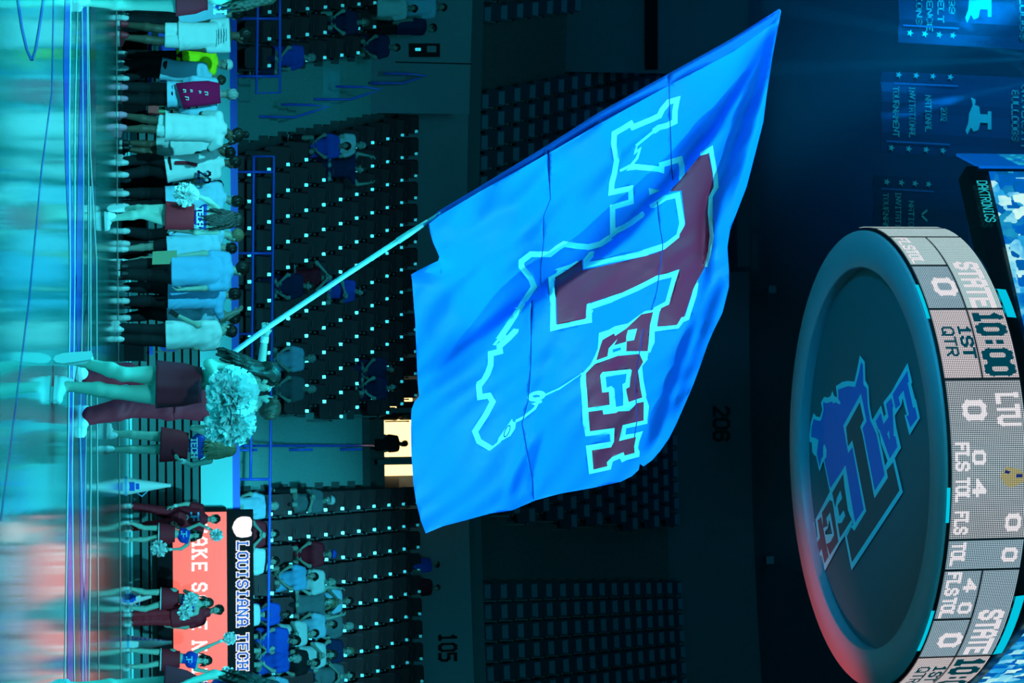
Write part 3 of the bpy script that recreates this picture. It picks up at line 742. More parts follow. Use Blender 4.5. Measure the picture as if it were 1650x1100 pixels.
rail('blue centre handrail running up the wide aisle to the lit doorway', [('rail', [ap(386+i*24, 718, -1+i*.95) for i in range(10)])]+[('post', [BP(A2, R0+TREAD*k, zk(k)), BP(A2, R0+TREAD*k, zk(k)+.55)]) for k in (0, 3, 6)], .026, 'handrail')
for lab, pts, kk in (('lowest looped blue handrail on the left aisle stairs', [(397, 188), (440, 188), (475, 189), (500, 181), (530, 172), (500, 169), (462, 168)], 1.5),
                     ('middle looped blue handrail on the left aisle stairs', [(490, 160), (530, 160), (565, 160), (590, 152), (615, 144), (585, 140), (550, 140)], 4.5),
                     ('topmost looped blue handrail by the left concourse wall', [(596, 134), (632, 134), (650, 134), (668, 128), (687, 122), (660, 119), (635, 119)], 7.5)):
    P_ = [ap(x, y, kk) for x, y in pts]
    rail(lab, [('rail', P_), ('post', [P_[1], P_[1]-np.array((0, 0, .5))]), ('post', [P_[-2], P_[-2]-np.array((0, 0, .6))])], .026, 'handrail')

# lit doorway at the top of the wide aisle
M_WARM = emat('lit_corridor', (1.0, .66, .25), 2.6)
rv = R0+TREAD*8.4
dw = empty('door_1', BP(A2, rv, 0)); tag(dw, kind='structure')
zlo, zhi = CYL(614, 700, rv)[2], CYL(672, 700, rv)[2]; aa, ab = ANG(CYL(640, 661, rv)), ANG(CYL(640, 744, rv))
b = MB(); v = [BP(a, rv+.9, z) for z in (zlo-.02, zhi) for a in (aa-.01, ab+.01)]; b.add(v, [(0, 1, 3, 2)]); b.build('lit_back', M_WARM, dw)
for a in (aa, ab):
    b = MB(); b.box(BP(a, rv+.4, (zlo+zhi)/2), (.12, .9, zhi-zlo+.2), Matrix.Rotation(-a, 3, 'Z')); b.build('jamb', M_WALLD, dw)
b = MB(); b.box(BP((aa+ab)/2, rv+.4, zhi+.09), (1.6, .9, .16), Matrix.Rotation(-A2, 3, 'Z')); b.build('lintel', M_WALLD, dw)
b = MB(); v = [BP(a, rv+.4, z) for z, a in ((zlo, ab-.004), (zlo, ab+.002), (zhi, ab+.002), (zhi, ab-.004))]; b.add(v, [(0, 1, 2, 3)]); b.build('door_leaf', M_WALL, dw)

# concourse wall over the lower bowl
RC = R0+TREAD*10+.2
zc0, zc1 = CYL(672, 800, RC)[2], CYL(752, 600, RC)[2]
wc = arc('wall_concourse', RC, RC+.3, zk(9)-.5, zc1, -AMAX, AMAX, M_WALL, kind='structure')
al = ANG(CYL(700, 178, RC-1.6))
arc('wall_left', RC-1.7, RC-1.4, zk(6)-.3, CYL(757, 90, RC-1.55)[2], -AMAX, ANG(CYL(650, 182, RC-1.6)), M_WALL, kind='structure')
def wtext(name, txt, x, y0, y1, hpx, r, m, label, w=1.35, adv=5.8):
    p0, p1, ph = CYL(x, y0, r), CYL(x, y1, r), CYL(x+hpx, y0, r)
    o = empty(name, p0); tag(o, label, 'sign'); text_on('digit', txt, quadfn(p0, p1, (p0[0], p0[1], ph[2])), w, m, o, False, adv); return o
M_NUM = mat('sign_black', (.008, .008, .010), .7, .2)
wtext('section_number', '105', 709, 1022, 1064, 25, RC-.02, M_NUM, 'dark section number 105 painted on the concourse wall')
b = MB(); rl = RC-1.72
v = [CYL(x, y, rl) for x, y in ((637, 99), (760, 102), (760, 104), (637, 101))]; b.add(v, [(0, 1, 2, 3)]); b.build('trim_1', M_NUM, kind='structure')
pq = empty('wall_case', CYL(660, 81, rl)); tag(pq, 'small dark framed case on the left concourse wall', 'wall case')
def cylplate(name, x0, x1, y0, y1, r, m, par, th=.05):
    v = [CYL(x, y, r) for x, y in ((x0, y0), (x1, y0), (x1, y1), (x0, y1))]; d = nrm(v[0]-CAM)*th
    b = MB(); b.add(v+[p+d for p in v], [(0, 1, 2, 3), (7, 6, 5, 4), (0, 4, 5, 1), (1, 5, 6, 2), (2, 6, 7, 3), (3, 7, 4, 0)]); return b.build(name, m, par)
cylplate('frame', 660, 709, 70, 92, rl-.06, M_NUM, pq, .06); cylplate('notice', 688, 703, 74, 84, rl-.08, M_WALL, pq, .02); cylplate('label_strip', 669, 678, 77, 82, rl-.08, M_PLATE, pq, .02)

# upper deck
RU, TU, RSU, ZU = 35.8, .92, .577, 8.05
def zu(k): return ZU+RSU*k
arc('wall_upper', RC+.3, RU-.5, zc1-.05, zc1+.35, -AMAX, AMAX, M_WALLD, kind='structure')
arc('trim_2', RU-1.5, RU-1.3, zc1-.1, zu(0)+.3, -AMAX, AMAX, M_BLACK, kind='structure')
ud = empty('upper_deck', (0, 52, 0)); tag(ud, kind='structure')
for k in range(0, 17):
    arc('tier', RU-.25+TU*k, RU-.25+TU*(k+1)+.15, zu(k)-.7, zu(k), -AMAX, AMAX, M_CONCD, ud)
AU1, AU2 = math.radians(-12.9), math.radians(7.5); WU = .8
aisle('aisle_upper_left', AU1, WU, RU, TU, RSU, ZU, 16, M_CONCD); aisle('aisle_upper_right', AU2, WU, RU, TU, RSU, ZU, 16, M_CONCD)
farb = MB(); farp = MB()
for k in range(0, 16):
    r = RU+TU*k; d = .53/r; hu = (WU+.05)/r
    for nm, a, e, s in (('left', AU1-hu-d*.5, -math.radians(17), -1), ('centre', AU1+hu+d*.5, AU2-hu, 1), ('right', AU2+hu+d*.5, math.radians(17), 1)):
        cnt_ = 0
        while (a-e)*s < 0:
            cnt_ += 1; pz = BP(a, r, zu(k)); q = pz-CAM; xx = 550+(q @ RTV)/(q @ FWD)*F_PX
            if -15 < xx < 1115 and not (nm == 'left' and k > 6):
                if NSEAT < 298 and k < 3 and nm == 'right':
                    put_seat(pz, a, 'dark blue upper deck seat, %s from the aisle in the %s row, right section' % (NTH[cnt_-1], ORD[k]), 'upper seats, right section, %s row' % ORD[k], 'up', M_SEATB, M_SEATB, False)
                else:
                    ca, sa = math.cos(-a), math.sin(-a); Rm = np.array(((ca, -sa, 0), (sa, ca, 0), (0, 0, 1)))
                    for (nm2, me) in seat_parts('up', M_SEATB, M_SEATB, False):
                        v = np.array([tuple(q_.co) for q_ in me.vertices]) @ Rm.T+pz
                        farb.add(v, [tuple(f.vertices) for f in me.polygons], 1 if nm2 == 'armrest' else 2 if nm2 == 'top_highlight' else 0)
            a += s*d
o = farb.build('upper_seats', [M_SEATB, M_SEATM, M_SEATHL], kind='stuff'); tag(o, 'banks of dark blue seats in the unlit upper deck', 'seats')
RT = RU+TU*16+.3
zt0, zt1 = CYL(1094, 900, RT)[2], CYL(1216, 900, RT)[2]
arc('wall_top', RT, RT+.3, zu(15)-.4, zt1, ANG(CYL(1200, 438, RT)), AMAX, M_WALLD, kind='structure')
for x0, x1, y0, y1 in ((1211, 1224, 280, 368), (1211, 1223, 376, 436), (1188, 1208, 90, 430)):
    cylplate('trim_3', x0, x1, y0, y1, RT, M_WALLD, None, .2)['kind'] = 'structure'
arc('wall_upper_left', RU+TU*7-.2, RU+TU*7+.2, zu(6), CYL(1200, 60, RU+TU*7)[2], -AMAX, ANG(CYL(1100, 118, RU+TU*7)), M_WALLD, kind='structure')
cylplate('trim_4', 1040, 1060, -40, 112, RU+TU*7-.3, M_BLACK, None, .1)['kind'] = 'structure'
M_NUM2 = mat('sign_black_upper', (.006, .006, .008), .7, .2)
wtext('section_number', '206', 1151, 656, 709, 23, RT-.03, M_NUM2, 'dark section number 206 painted high on the top wall')
for i, (x, y, lab) in enumerate(((1245, 466, 'small pale box high on the dark wall left of the scoreboard'), (1241, 902, 'small pale box high on the dark wall below the scoreboard ring'))):
    o = cylplate('wall_box', x-6, x+6, y-6, y+6, RT+1.5, M_WALL, None, .2); tag(o, lab, 'wall box')
RB = RT+2.2
arc('wall_back', RB, RB+.3, zu(15)-1, 42, -math.radians(40), math.radians(40), M_ROOF, kind='structure')
b = MB(); b.box((0, 40, 42.2), (120, 90, .4)); b.build('ceiling', M_ROOF, kind='structure')

# ------------------------------------------------------------------ round scoreboard ring
DZ = 9.95; REC = .15; SCX, SCY = 1.50, 24.0
def scal():
    pts = {'left': ray(1400, 357), 'low': ray(1260, 630)}
    return pts
C0 = HZ(1383, 737, DZ); SC0 = np.array((C0[0], C0[1])); RS = 3.06
def SP(a, r, z): return np.array((SC0[0]+r*math.sin(a), SC0[1]-r*math.cos(a), z))       # a = 0 faces the camera
M_RIM = mat('ring_panel', (.40, .30, .34), .42, .5); M_DISC = mat('disc_vinyl', (.025, .115, .13), .45, .4)
M_SCY = emat('cyan_lamp_glow', (0, .55, .75), 1.0)
HB = .98
sb = empty('scoreboard', (SC0[0], SC0[1], DZ)); tag(sb, 'round hanging scoreboard with a curved white LED band and a team emblem underneath', 'scoreboard')
NS = 96
def ringmesh(prof, n=NS):
    b = MB(); v = [SP(2*math.pi*i/n, r, z) for r, z in prof for i in range(n)]
    b.add(v, [(j*n+i, j*n+(i+1) % n, (j+1)*n+(i+1) % n, (j+1)*n+i) for j in range(len(prof)-1) for i in range(n)]); return b
ringmesh([(RS-.50, DZ+REC), (RS-.50, DZ+.02), (RS-.48, DZ), (RS-.02, DZ), (RS, DZ+.02), (RS, DZ+REC)]).build('lower_ring', M_RIM, sb, True)
b = ringmesh([(RS-.50, DZ+REC)]); n = NS; b.v.append(tuple(SP(0, 0, DZ+REC))); b.f += [(i, (i+1) % n, n) for i in range(n)]; b.m += [0]*n; b.build('under_disc', M_DISC, sb)
RBD = RS+.05; ZB0, ZB1 = DZ+.06, DZ+.06+HB
ringmesh([(RS-.05, ZB0+.1), (RBD-.04, ZB0-.02), (RBD-.03, ZB1+.03), (RS-.6, ZB1+.25), (RS-1.2, ZB1+.3)]).build('housing', M_BLKG, sb, True)
def led_dots(name, col, lo, hi, seed_scale):
    m = bpy.data.materials.new(name); m.use_nodes = True; nt = m.node_tree; b = nt.nodes['Principled BSDF']; b.inputs['Base Color'].default_value = (.01, .015, .02, 1); b.inputs['Roughness'].default_value = .5
    uv = nt.nodes.new('ShaderNodeTexCoord'); v = nt.nodes.new('ShaderNodeVectorMath'); v.operation = 'FRACTION'; nt.links.new(uv.outputs['UV'], v.inputs[0])
    s = nt.nodes.new('ShaderNodeVectorMath'); s.operation = 'DISTANCE'; s.inputs[1].default_value = (.5, .5, 0); nt.links.new(v.outputs[0], s.inputs[0])
    mr = nt.nodes.new('ShaderNodeMapRange'); mr.inputs[1].default_value = .20; mr.inputs[2].default_value = .46; mr.inputs[3].default_value = hi; mr.inputs[4].default_value = lo
    nt.links.new(s.outputs['Value'], mr.inputs[0]); b.inputs['Emission Color'].default_value = (*col, 1); nt.links.new(mr.outputs[0], b.inputs['Emission Strength']); return m
MD_DARK = led_dots('led_grey', (.80, .86, .92), .0, .95, 1); MD_LIGHT = led_dots('led_pale', (.95, .84, .86), .12, 1.15, 1); MD_BLUE = led_dots('led_ice', (.55, .80, .95), .05, 1.0, 1)
MD_ICE = led_dots('led_mint', (.65, .90, .92), .25, 1.1, 1); MD_TXT = led_dots('led_bright', (1.0, .93, .98), .45, 1.35, 1)
M_LEDOFF = mat('led_off', (.004, .02, .03), .6, .2, (0, .06, .085), .7); M_GAP = mat('module_gap', (.004, .006, .01), .6)
def A_of(x, y):                                   # angle on the band for a pixel
    best = None; d = ray(x, y); o = CAM[:2]-SC0; a = d[0]**2+d[1]**2; bb = 2*(o[0]*d[0]+o[1]*d[1]); c = o @ o-RBD**2
    D = bb*bb-4*a*c; t = (-bb-math.sqrt(max(D, 0)))/(2*a); p = CAM+d*t; return math.atan2(p[0]-SC0[0], -(p[1]-SC0[1])), (p[2]-ZB0)/HB
PITCH_LED = .0235
def band(a0, a1, m, v0=0.0, v1=1.0, name='led_panel'):
    n = max(2, int(abs(a1-a0)/.05)); b = MB(); v = []; uv = []
    for i in range(n+1):
        a = a0+(a1-a0)*i/n
        for t in (v0, v1): v.append(SP(a, RBD, ZB0+HB*t)); uv.append((a*RBD/PITCH_LED, HB*t/PITCH_LED))
    b.add(v, [(2*i, 2*i+2, 2*i+3, 2*i+1) for i in range(n)]); o = b.build(name, m, sb)
    ul = o.data.uv_layers.new(name='UVMap')
    for l in o.data.loops: ul.data[l.index].uv = uv[l.vertex_index]
    return o
def btxt(txt, a0, a1, v0, v1, m, w=1.4, adv=5.6, dots=True):
    os_ = text_on('digit', txt, lambda u, v: SP(a0+(a1-a0)*u, RBD+.006, ZB0+HB*(v0+(v1-v0)*v)), w, m, sb, False, adv)
    for o in os_:
      ul = o.data.uv_layers.new(name='UVMap'); base = wloc(o)
      for l in o.data.loops:
        p = np.array(o.data.vertices[l.vertex_index].co)+base; a = math.atan2(p[0]-SC0[0], -(p[1]-SC0[1])); ul.data[l.index].uv = (a*RBD/PITCH_LED, (p[2]-ZB0)/PITCH_LED)
    return os_
# panel borders along the band, read off the photograph as pixel rows at mid band
def am(y, guess=None):                            # angle whose mid-band point lands on pixel row y
    lo, hi = -1.62, 1.62
    for _ in range(50):
        mid = (lo+hi)/2; q = SP(mid, RBD, ZB0+HB*.5)-CAM; yy = 550+(q @ RTV)/(q @ FWD)*F_PX
        if yy < y: lo = mid
        else: hi = mid
    return lo
e = .004
aR = 1.62; aL = -1.62
def pan(y0, y1, m, v0=.012, v1=.985):
    a0 = am(y0) if y0 > 357 else aL; a1 = am(y1) if y1 < 1120 else aR; band(a0+e, a1-e, m, v0, v1)
band(-1.62, 1.62, M_GAP, 0, 1, 'led_backing'); 
for o in list(sb.children):
    if o.name.startswith('led_backing'):
        me = o.data
        for q in me.vertices:
            p = np.array(q.co); r = math.hypot(p[0], p[1]); q.co[0] *= (r-.01)/r; q.co[1] *= (r-.01)/r
pan(350, 367, MD_ICE); pan(368, 381, MD_ICE)
pan(382, 427, MD_ICE, .012, .49); pan(428, 497, MD_BLUE, .012, .49); pan(382, 497, MD_ICE, .515, .985)
pan(498, 610, MD_LIGHT, .012, .49); pan(498, 610, MD_LIGHT, .515, .985)
pan(611, 868, MD_DARK, .012, .985)
pan(869, 917, MD_BLUE); pan(918, 996, MD_BLUE, .012, .49); pan(997, 1057, MD_BLUE, .012, .49); pan(918, 1057, MD_BLUE, .515, .985)
band(am(1058)+e, 1.62, MD_LIGHT, .012, .49); band(am(1058)+e, 1.62, MD_LIGHT, .515, .985)
def at(txt, y0, y1, v0, v1, m, w=1.4, adv=5.6): btxt(txt, am(y0), am(y1), v0, v1, m, w, adv)
at('10:00', 505, 602, .60, .90, M_LEDOFF, 1.9, 5.9); at('1ST', 526, 575, .32, .46, M_LEDOFF, 1.5); at('QTR', 528, 572, .10, .24, M_LEDOFF, 1.1)
at('0', 649, 672, .22, .46, MD_TXT, 1.6); at('LTU', 636, 684, .66, .90, MD_TXT, 1.6)
at('FLS', 714, 756, .07, .22, MD_TXT, 1.5); at('0', 728, 745, .29, .43, MD_TXT, 1.5); at('TOL', 770, 806, .07, .22, MD_TXT, 1.5); at('4', 775, 796, .29, .43, MD_TXT, 1.5)
at('FLS', 824, 858, .07, .22, MD_TXT, 1.5); at('0', 832, 852, .74, .90, MD_TXT, 1.6); at('TOL', 874, 908, .07, .22, MD_TXT, 1.5); at('0', 886, 902, .74, .9, MD_TXT, 1.6)
at('0', 452, 472, .20, .44, MD_TXT, 1.6); at('STATE', 424, 494, .62, .88, MD_TXT, 1.6); at('FLS', 384, 402, .06, .2, MD_TXT, 1.4); at('TOL', 404, 424, .06, .2, MD_TXT, 1.4)
at('FLS', 922, 956, .07, .22, MD_TXT, 1.5); at('4', 934, 950, .30, .44, MD_TXT, 1.5); at('TOL', 962, 992, .07, .22, MD_TXT, 1.5); at('0', 972, 985, .30, .44, MD_TXT, 1.5)
at('0', 1022, 1038, .2, .44, MD_TXT, 1.6); at('STATE', 985, 1052, .62, .88, MD_TXT, 1.6)
at('10:00', 1062, 1108, .60, .90, M_LEDOFF, 1.9, 5.9); at('1ST', 1072, 1096, .32, .46, M_LEDOFF, 1.5); at('QTR', 1073, 1097, .10, .24, M_LEDOFF, 1.1)
# little gold and navy crest on the grey panel
M_GOLD = led_dots('led_gold', (.85, .70, .25), .1, .9, 1); M_NAVY = mat('led_navy', (.0, .0, .05), .5, .3, (.01, .01, .12), 1)
def blob(pts, m, off):
    b = MB(); v = [SP(am(y), RBD+off, ZB0+HB*t) for y, t in pts]; b.add(v, [tuple(range(len(v)))]); o = b.build('crest', m, sb)
    ul = o.data.uv_layers.new(name='UVMap')
    for l in o.data.loops:
        y, t = pts[l.vertex_index]; ul.data[l.index].uv = (am(y)*RBD/PITCH_LED, HB*t/PITCH_LED)
blob([(752, .70), (756, .88), (764, .94), (776, .94), (782, .86), (786, .76), (780, .68), (766, .63)], M_GOLD, .006)
blob([(764, .84), (764, .92), (770, .92), (770, .83)], M_NAVY, .009); blob([(757, .70), (760, .76), (764, .74), (762, .68)], M_NAVY, .009)
# cyan light boxes above the band
for y0, y1, v0, v1, rr in ((462, 508, 1.01, 1.16, .0), (965, 1060, 1.01, 1.16, .0)):
    a0, a1 = am(y0), am(y1); b = MB(); v = []
    for i in range(7):
        a = a0+(a1-a0)*i/6; v += [SP(a, RBD-.03, ZB0+HB*v0), SP(a, RBD-.05, ZB0+HB*v1)]
    b.add(v, [(2*i, 2*i+2, 2*i+3, 2*i+1) for i in range(6)]); b.build('light_box_glow', M_SCY, sb)
for y0, y1 in ((455, 510), (785, 842), (985, 1050)):  # glowing strips imitating cyan light reflected in the ring gap
    a0, a1 = am(y0), am(y1); b = MB(); v = []
    for i in range(7):
        a = a0+(a1-a0)*i/6; v += [SP(a, RBD-.035, ZB0-.04), SP(a, RBD-.035, ZB0+.005)]
    b.add(v, [(2*i, 2*i+2, 2*i+3, 2*i+1) for i in range(6)]); b.build('light_box_glow', M_SCY, sb)

# ------------------------------------------------------------------ the emblem on the under disc
def conv(o, pts, s=7.857): return [(o[0]+x/s, o[1]+y/s) for x, y in pts]
I1, I2, I3 = (1290, 560), (1290, 690), (1290, 800)
bd_out = conv(I1, [(750, 95), (720, 260), (682, 430), (600, 420), (530, 432), (447, 487), (462, 630), (425, 610), (403, 545), (380, 615), (345, 632), (298, 622), (258, 692), (275, 790), (245, 880), (200, 870), (165, 828), (128, 950), (112, 1100)]) + \
    conv(I2, [(112, 170), (140, 178), (148, 300), (180, 345), (195, 345), (240, 550), (290, 410), (370, 800), (640, 1100)]) + conv(I3, [(680, 430), (830, 180)]) + conv(I2, [(935, 880), (1105, 620), (985, 60)]) + conv(I1, [(905, 900), (872, 720), (862, 490), (820, 410), (815, 180)])
bd_in = conv(I1, [(765, 180), (735, 330), (690, 497), (600, 485), (475, 530), (478, 650), (505, 690), (500, 720), (440, 690), (415, 710), (400, 680), (330, 702), (285, 690), (290, 790), (262, 905), (245, 928), (200, 915), (165, 900), (140, 1000), (132, 1100)]) + \
    conv(I2, [(135, 110), (180, 118), (225, 145), (205, 320), (240, 490), (262, 385), (285, 350), (285, 230), (303, 195), (328, 270), (325, 360), (300, 400), (375, 760), (570, 470), (640, 900)]) + conv(I3, [(690, 325), (800, 160)]) + conv(I2, [(935, 795), (1065, 590), (960, 70)]) + conv(I1, [(880, 915), (850, 720), (838, 520), (795, 465), (788, 215)])
t_out = conv(I1, [(765, 578), (835, 930), (785, 1020)]) + conv(I2, [(940, 790), (1062, 600), (1060, 500), (1190, 360), (1295, 810)]) + conv(I3, [(645, 935), (560, 500), (640, 370), (680, 345), (800, 165)]) + conv(I2, [(655, 235), (603, 315)]) + conv(I1, [(540, 985)])
t_in = conv(I1, [(750, 690), (800, 912), (755, 1000), (785, 1100)]) + conv(I2, [(935, 885), (1105, 622), (1088, 530), (1172, 425), (1252, 785)]) + conv(I3, [(650, 830), (585, 500), (640, 385), (680, 432), (830, 182)]) + conv(I2, [(655, 150), (600, 228)]) + conv(I1, [(575, 1012)])
l_out = conv(I1, [(1355, 190), (1415, 440), (1400, 460), (1450, 650), (1462, 655), (1512, 890), (1378, 1112), (1315, 850), (1345, 850), (1290, 640), (1280, 720), (1190, 865), (1150, 600), (1050, 690), (1150, 560)])
l_in = conv(I1, [(1352, 292), (1370, 430), (1355, 445), (1425, 760), (1448, 752), (1480, 890), (1390, 1010), (1340, 870), (1370, 850), (1302, 540), (1238, 630), (1265, 720), (1203, 775), (1165, 590)])
a_out = conv(I1, [(1150, 560), (1048, 690), (1080, 840), (1055, 870), (1020, 730), (905, 920), (1000, 1090)]) + conv(I2, [(1062, 480), (1080, 530), (1200, 365), (1272, 245), (1215, 0)]) + conv(I1, [(1195, 880), (1180, 720)])
a_in = conv(I1, [(1148, 635), (1083, 712), (1112, 880), (1050, 968), (1015, 825), (950, 930), (985, 1030), (1000, 1040)]) + conv(I2, [(1130, 380), (1225, 235), (1200, 100), (1180, 100)]) + conv(I1, [(1165, 760), (1175, 740)])
a_hole = conv(I2, [(1015, 180), (1102, 412), (1070, 470)]); a_dot = conv(I2, [(1095, 70), (1120, 25), (1130, 150)])
e_out = conv(I2, [(565, 465), (580, 640), (600, 900)]) + conv(I3, [(640, 235), (655, 340), (570, 480), (490, 600), (305, 942), (270, 720), (285, 970), (205, 1100), (165, 880), (130, 680), (95, 465), (170, 318), (190, 340), (187, 290)]) + conv(I2, [(370, 800)])
e_in = [conv(I3, [(400, -50), (540, -290), (555, -140), (600, 170), (645, 290), (500, 520), (468, 340), (520, 330), (565, 240), (545, 170), (492, 250), (468, 110), (525, 20), (505, -80), (458, 20), (438, 140)]),
        conv(I3, [(270, 200), (370, 40), (405, 60), (478, 570), (370, 740), (325, 600), (380, 570), (425, 480), (375, 198), (325, 270), (345, 370), (285, 395)]),
        conv(I3, [(120, 490), (165, 370), (200, 600), (245, 520), (215, 300), (260, 255), (355, 755), (303, 845), (265, 660), (225, 740), (275, 950), (215, 1010), (190, 850), (150, 600)])]
e_hole = [conv(I3, [(365, 290), (400, 470), (315, 480), (310, 440), (345, 400)]), conv(I3, [(190, 300), (215, 500), (205, 530), (180, 340)]), conv(I3, [(262, 740), (285, 920), (270, 940), (245, 760)])]
def inpoly(px, py, poly):
    x = np.array([p[0] for p in poly]); y = np.array([p[1] for p in poly]); c = np.zeros(px.shape, bool); j = len(x)-1
    for i in range(len(x)):
        m = ((y[i] > py) != (y[j] > py)); d = (y[j]-y[i]) if y[j] != y[i] else 1e-9
        c ^= m & (px < (x[j]-x[i])*(py-y[i])/d+x[i]); j = i
    return c
def sdist(px, py, pl):
    best = np.full(px.shape, 1e9)
    for (ax_, ay), (bx, by) in zip(pl, pl[1:]):
        dx, dy = bx-ax_, by-ay; t = np.clip(((px-ax_)*dx+(py-ay)*dy)/(dx*dx+dy*dy+1e-9), 0, 1); best = np.minimum(best, np.hypot(px-ax_-t*dx, py-ay-t*dy))
    return best
def cdt(polys, extra=()):
    V = []; E = []
    for pl in polys:
        k = len(V); V += [Vector(p) for p in pl]; E += [(k+i, k+(i+1) % len(pl)) for i in range(len(pl))]
    V += [Vector(p) for p in extra]
    r = delaunay_2d_cdt(V, E, [], 0, 1e-4); return np.array([tuple(p) for p in r[0]]), np.array([f for f in r[2] if len(f) == 3])
M_EC = mat('emblem_white', (.20, .80, .86), .45, .4); M_EB = mat('emblem_blue', (.02, .16, .62), .45, .4); M_EG = mat('emblem_maroon', (.11, .085, .095), .45, .4)
lay = [(bd_out, 1), (bd_in, 2), (t_out, 1), (t_in, 3), (l_out, 1), (l_in, 2), (a_out, 1), (a_in, 2), (a_hole, 0), (a_dot, 1), (e_out, 1)]+[(q, 3) for q in e_in]+[(q, 0) for q in e_hole]
vv, tt = cdt([q for q, _ in lay]); cen = vv[tt].mean(1); cls = np.zeros(len(tt), int)
for q, m_ in lay: cls[inpoly(cen[:, 0], cen[:, 1], q)] = m_
keep = cls > 0; tt = tt[keep]; cls = cls[keep]
pts = [HZ(x, y, DZ+REC-.015) for x, y in vv]
b = MB(); b.add(pts, [tuple(t) for t in tt]); o = mk('emblem', b.v, b.f, [M_EC, M_EB, M_EG], sb, False, cls-1)

# ------------------------------------------------------------------ hanging video boards and their corner banner
def same_z(p0, x, y): return HZ(x, y, p0[2])
def video_mat(name, sc, seed):
    m = bpy.data.materials.new(name); m.use_nodes = True; nt = m.node_tree; b = nt.nodes['Principled BSDF']; b.inputs['Base Color'].default_value = (0, .01, .02, 1)
    tc = nt.nodes.new('ShaderNodeTexCoord'); mp = nt.nodes.new('ShaderNodeMapping'); mp.inputs['Scale'].default_value = sc; mp.inputs['Location'].default_value = (seed, seed*.7, 0)
    vo = nt.nodes.new('ShaderNodeTexVoronoi'); vo.inputs['Scale'].default_value = 1.0; vo.distance = 'CHEBYCHEV'
    no = nt.nodes.new('ShaderNodeTexNoise'); no.inputs['Scale'].default_value = .5; no.inputs['Detail'].default_value = 6
    nt.links.new(tc.outputs['UV'], mp.inputs[0]); nt.links.new(mp.outputs[0], vo.inputs['Vector']); nt.links.new(mp.outputs[0], no.inputs['Vector'])
    mx = nt.nodes.new('ShaderNodeMix'); mx.data_type = 'RGBA'; mx.inputs[0].default_value = .38; nt.links.new(vo.outputs['Color'], mx.inputs[6]); nt.links.new(no.outputs['Fac'], mx.inputs[7])
    cr = nt.nodes.new('ShaderNodeValToRGB'); cr.color_ramp.interpolation = 'LINEAR'
    el = cr.color_ramp.elements; el[0].position = .25; el[0].color = (.0, .10, .30, 1); el[1].position = .75; el[1].color = (.62, .95, .88, 1)
    for p_, c_ in ((.42, (.0, .12, .55, 1)), (.5, (.01, .28, .50, 1)), (.58, (.02, .38, .80, 1)), (.66, (.25, .72, .85, 1))):
        q = el.new(p_); q.color = c_
    nt.links.new(mx.outputs[2], cr.inputs[0]); nt.links.new(cr.outputs[0], b.inputs['Emission Color']); b.inputs['Emission Strength'].default_value = 1.0; return m
def vboard(label, pA, pB, seed, bez=.30, Hh=3.2, flip=False):
    o = empty('video_board', (pA+pB)/2); tag(o, label, 'video board'); up = np.array((0, 0, 1.0)); t = nrm(pB-pA); nn = np.cross(t, up); nn = nn if nn @ (CAM-pA) > 0 else -nn
    ext = t*.12
    v = [pA-ext-up*bez-nn*.05, pB+ext-up*bez-nn*.05, pB+ext+up*Hh-nn*.05, pA-ext+up*Hh-nn*.05]; b = MB()
    b.add(v+[p-nn*.35 for p in v], [(0, 1, 2, 3), (7, 6, 5, 4), (0, 4, 5, 1), (1, 5, 6, 2), (2, 6, 7, 3), (3, 7, 4, 0)]); b.build('cabinet', M_BLKG, o)
    b = MB(); b.add([pA, pB, pB+up*(Hh-.15), pA+up*(Hh-.15)], [(0, 1, 2, 3)]); s = b.build('screen', video_mat('video_%d' % seed, (26, 17, 1), seed*1.37), o)
    ul = s.data.uv_layers.new(name='UVMap')
    for l, uv in zip(s.data.loops, ((0, 0), (1, 0), (1, 1), (0, 1))): ul.data[l.index].uv = uv
    return o, t, nn
vA = P(1593, 276, 27.5)
def far_near(x, y): return HZ(x, y, vA[2])
vB = far_near(1652, 535); vB = vA+(vB-vA)*1.5
vo_, t_, n_ = vboard('left video board showing a bright blue game picture above the scoreboard ring', vA, vB, 1)
M_CYL = emat('cyan_lettering', (.02, .62, .72), .75)
L_ = np.linalg.norm(vB-vA)
q1 = far_near(1612, 360)
text_on('lettering', 'DAKTRONICS', quadfn(vA+t_*.18+n_*.02-np.array((0, 0, .22)), vA+t_*(np.linalg.norm(q1-vA)-.02)+n_*.02-np.array((0, 0, .22)), vA+t_*.18+n_*.02-np.array((0, 0, .08))), 1.0, M_CYL, vo_)
vC = HZ(1578, 1098, vA[2]-.55); vD = HZ(1652, 1018, vA[2]-.55)
tt_ = nrm(vD-vC); vboard('right video board showing white and blue graphics at the frame edge', vC-tt_*1.2, vD+tt_*.6, 2)
# corner banner with the word ATHLETICS
cA = HZ(1579, 267, vA[2]-.12); cB = HZ(1541, 247, vA[2]-.12)
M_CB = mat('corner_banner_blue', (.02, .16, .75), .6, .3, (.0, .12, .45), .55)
cb = empty('corner_banner', cA); tag(cb, 'blue corner banner reading ATHLETICS beside the left video board', 'banner'); upz = np.array((0, 0, 3.0))
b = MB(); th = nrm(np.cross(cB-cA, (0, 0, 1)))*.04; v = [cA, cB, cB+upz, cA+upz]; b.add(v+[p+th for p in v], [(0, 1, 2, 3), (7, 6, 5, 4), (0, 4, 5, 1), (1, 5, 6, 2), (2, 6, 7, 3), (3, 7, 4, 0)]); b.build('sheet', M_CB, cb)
sgn = -th/.04*.01
dB = cA-cB
text_on('lettering', 'ATHLETICS', quadfn(cB+dB*.12+sgn+upz*.22, cA-dB*.06+sgn+upz*.22, cB+dB*.12+sgn+upz*.36), 1.1, M_CYL, cb)

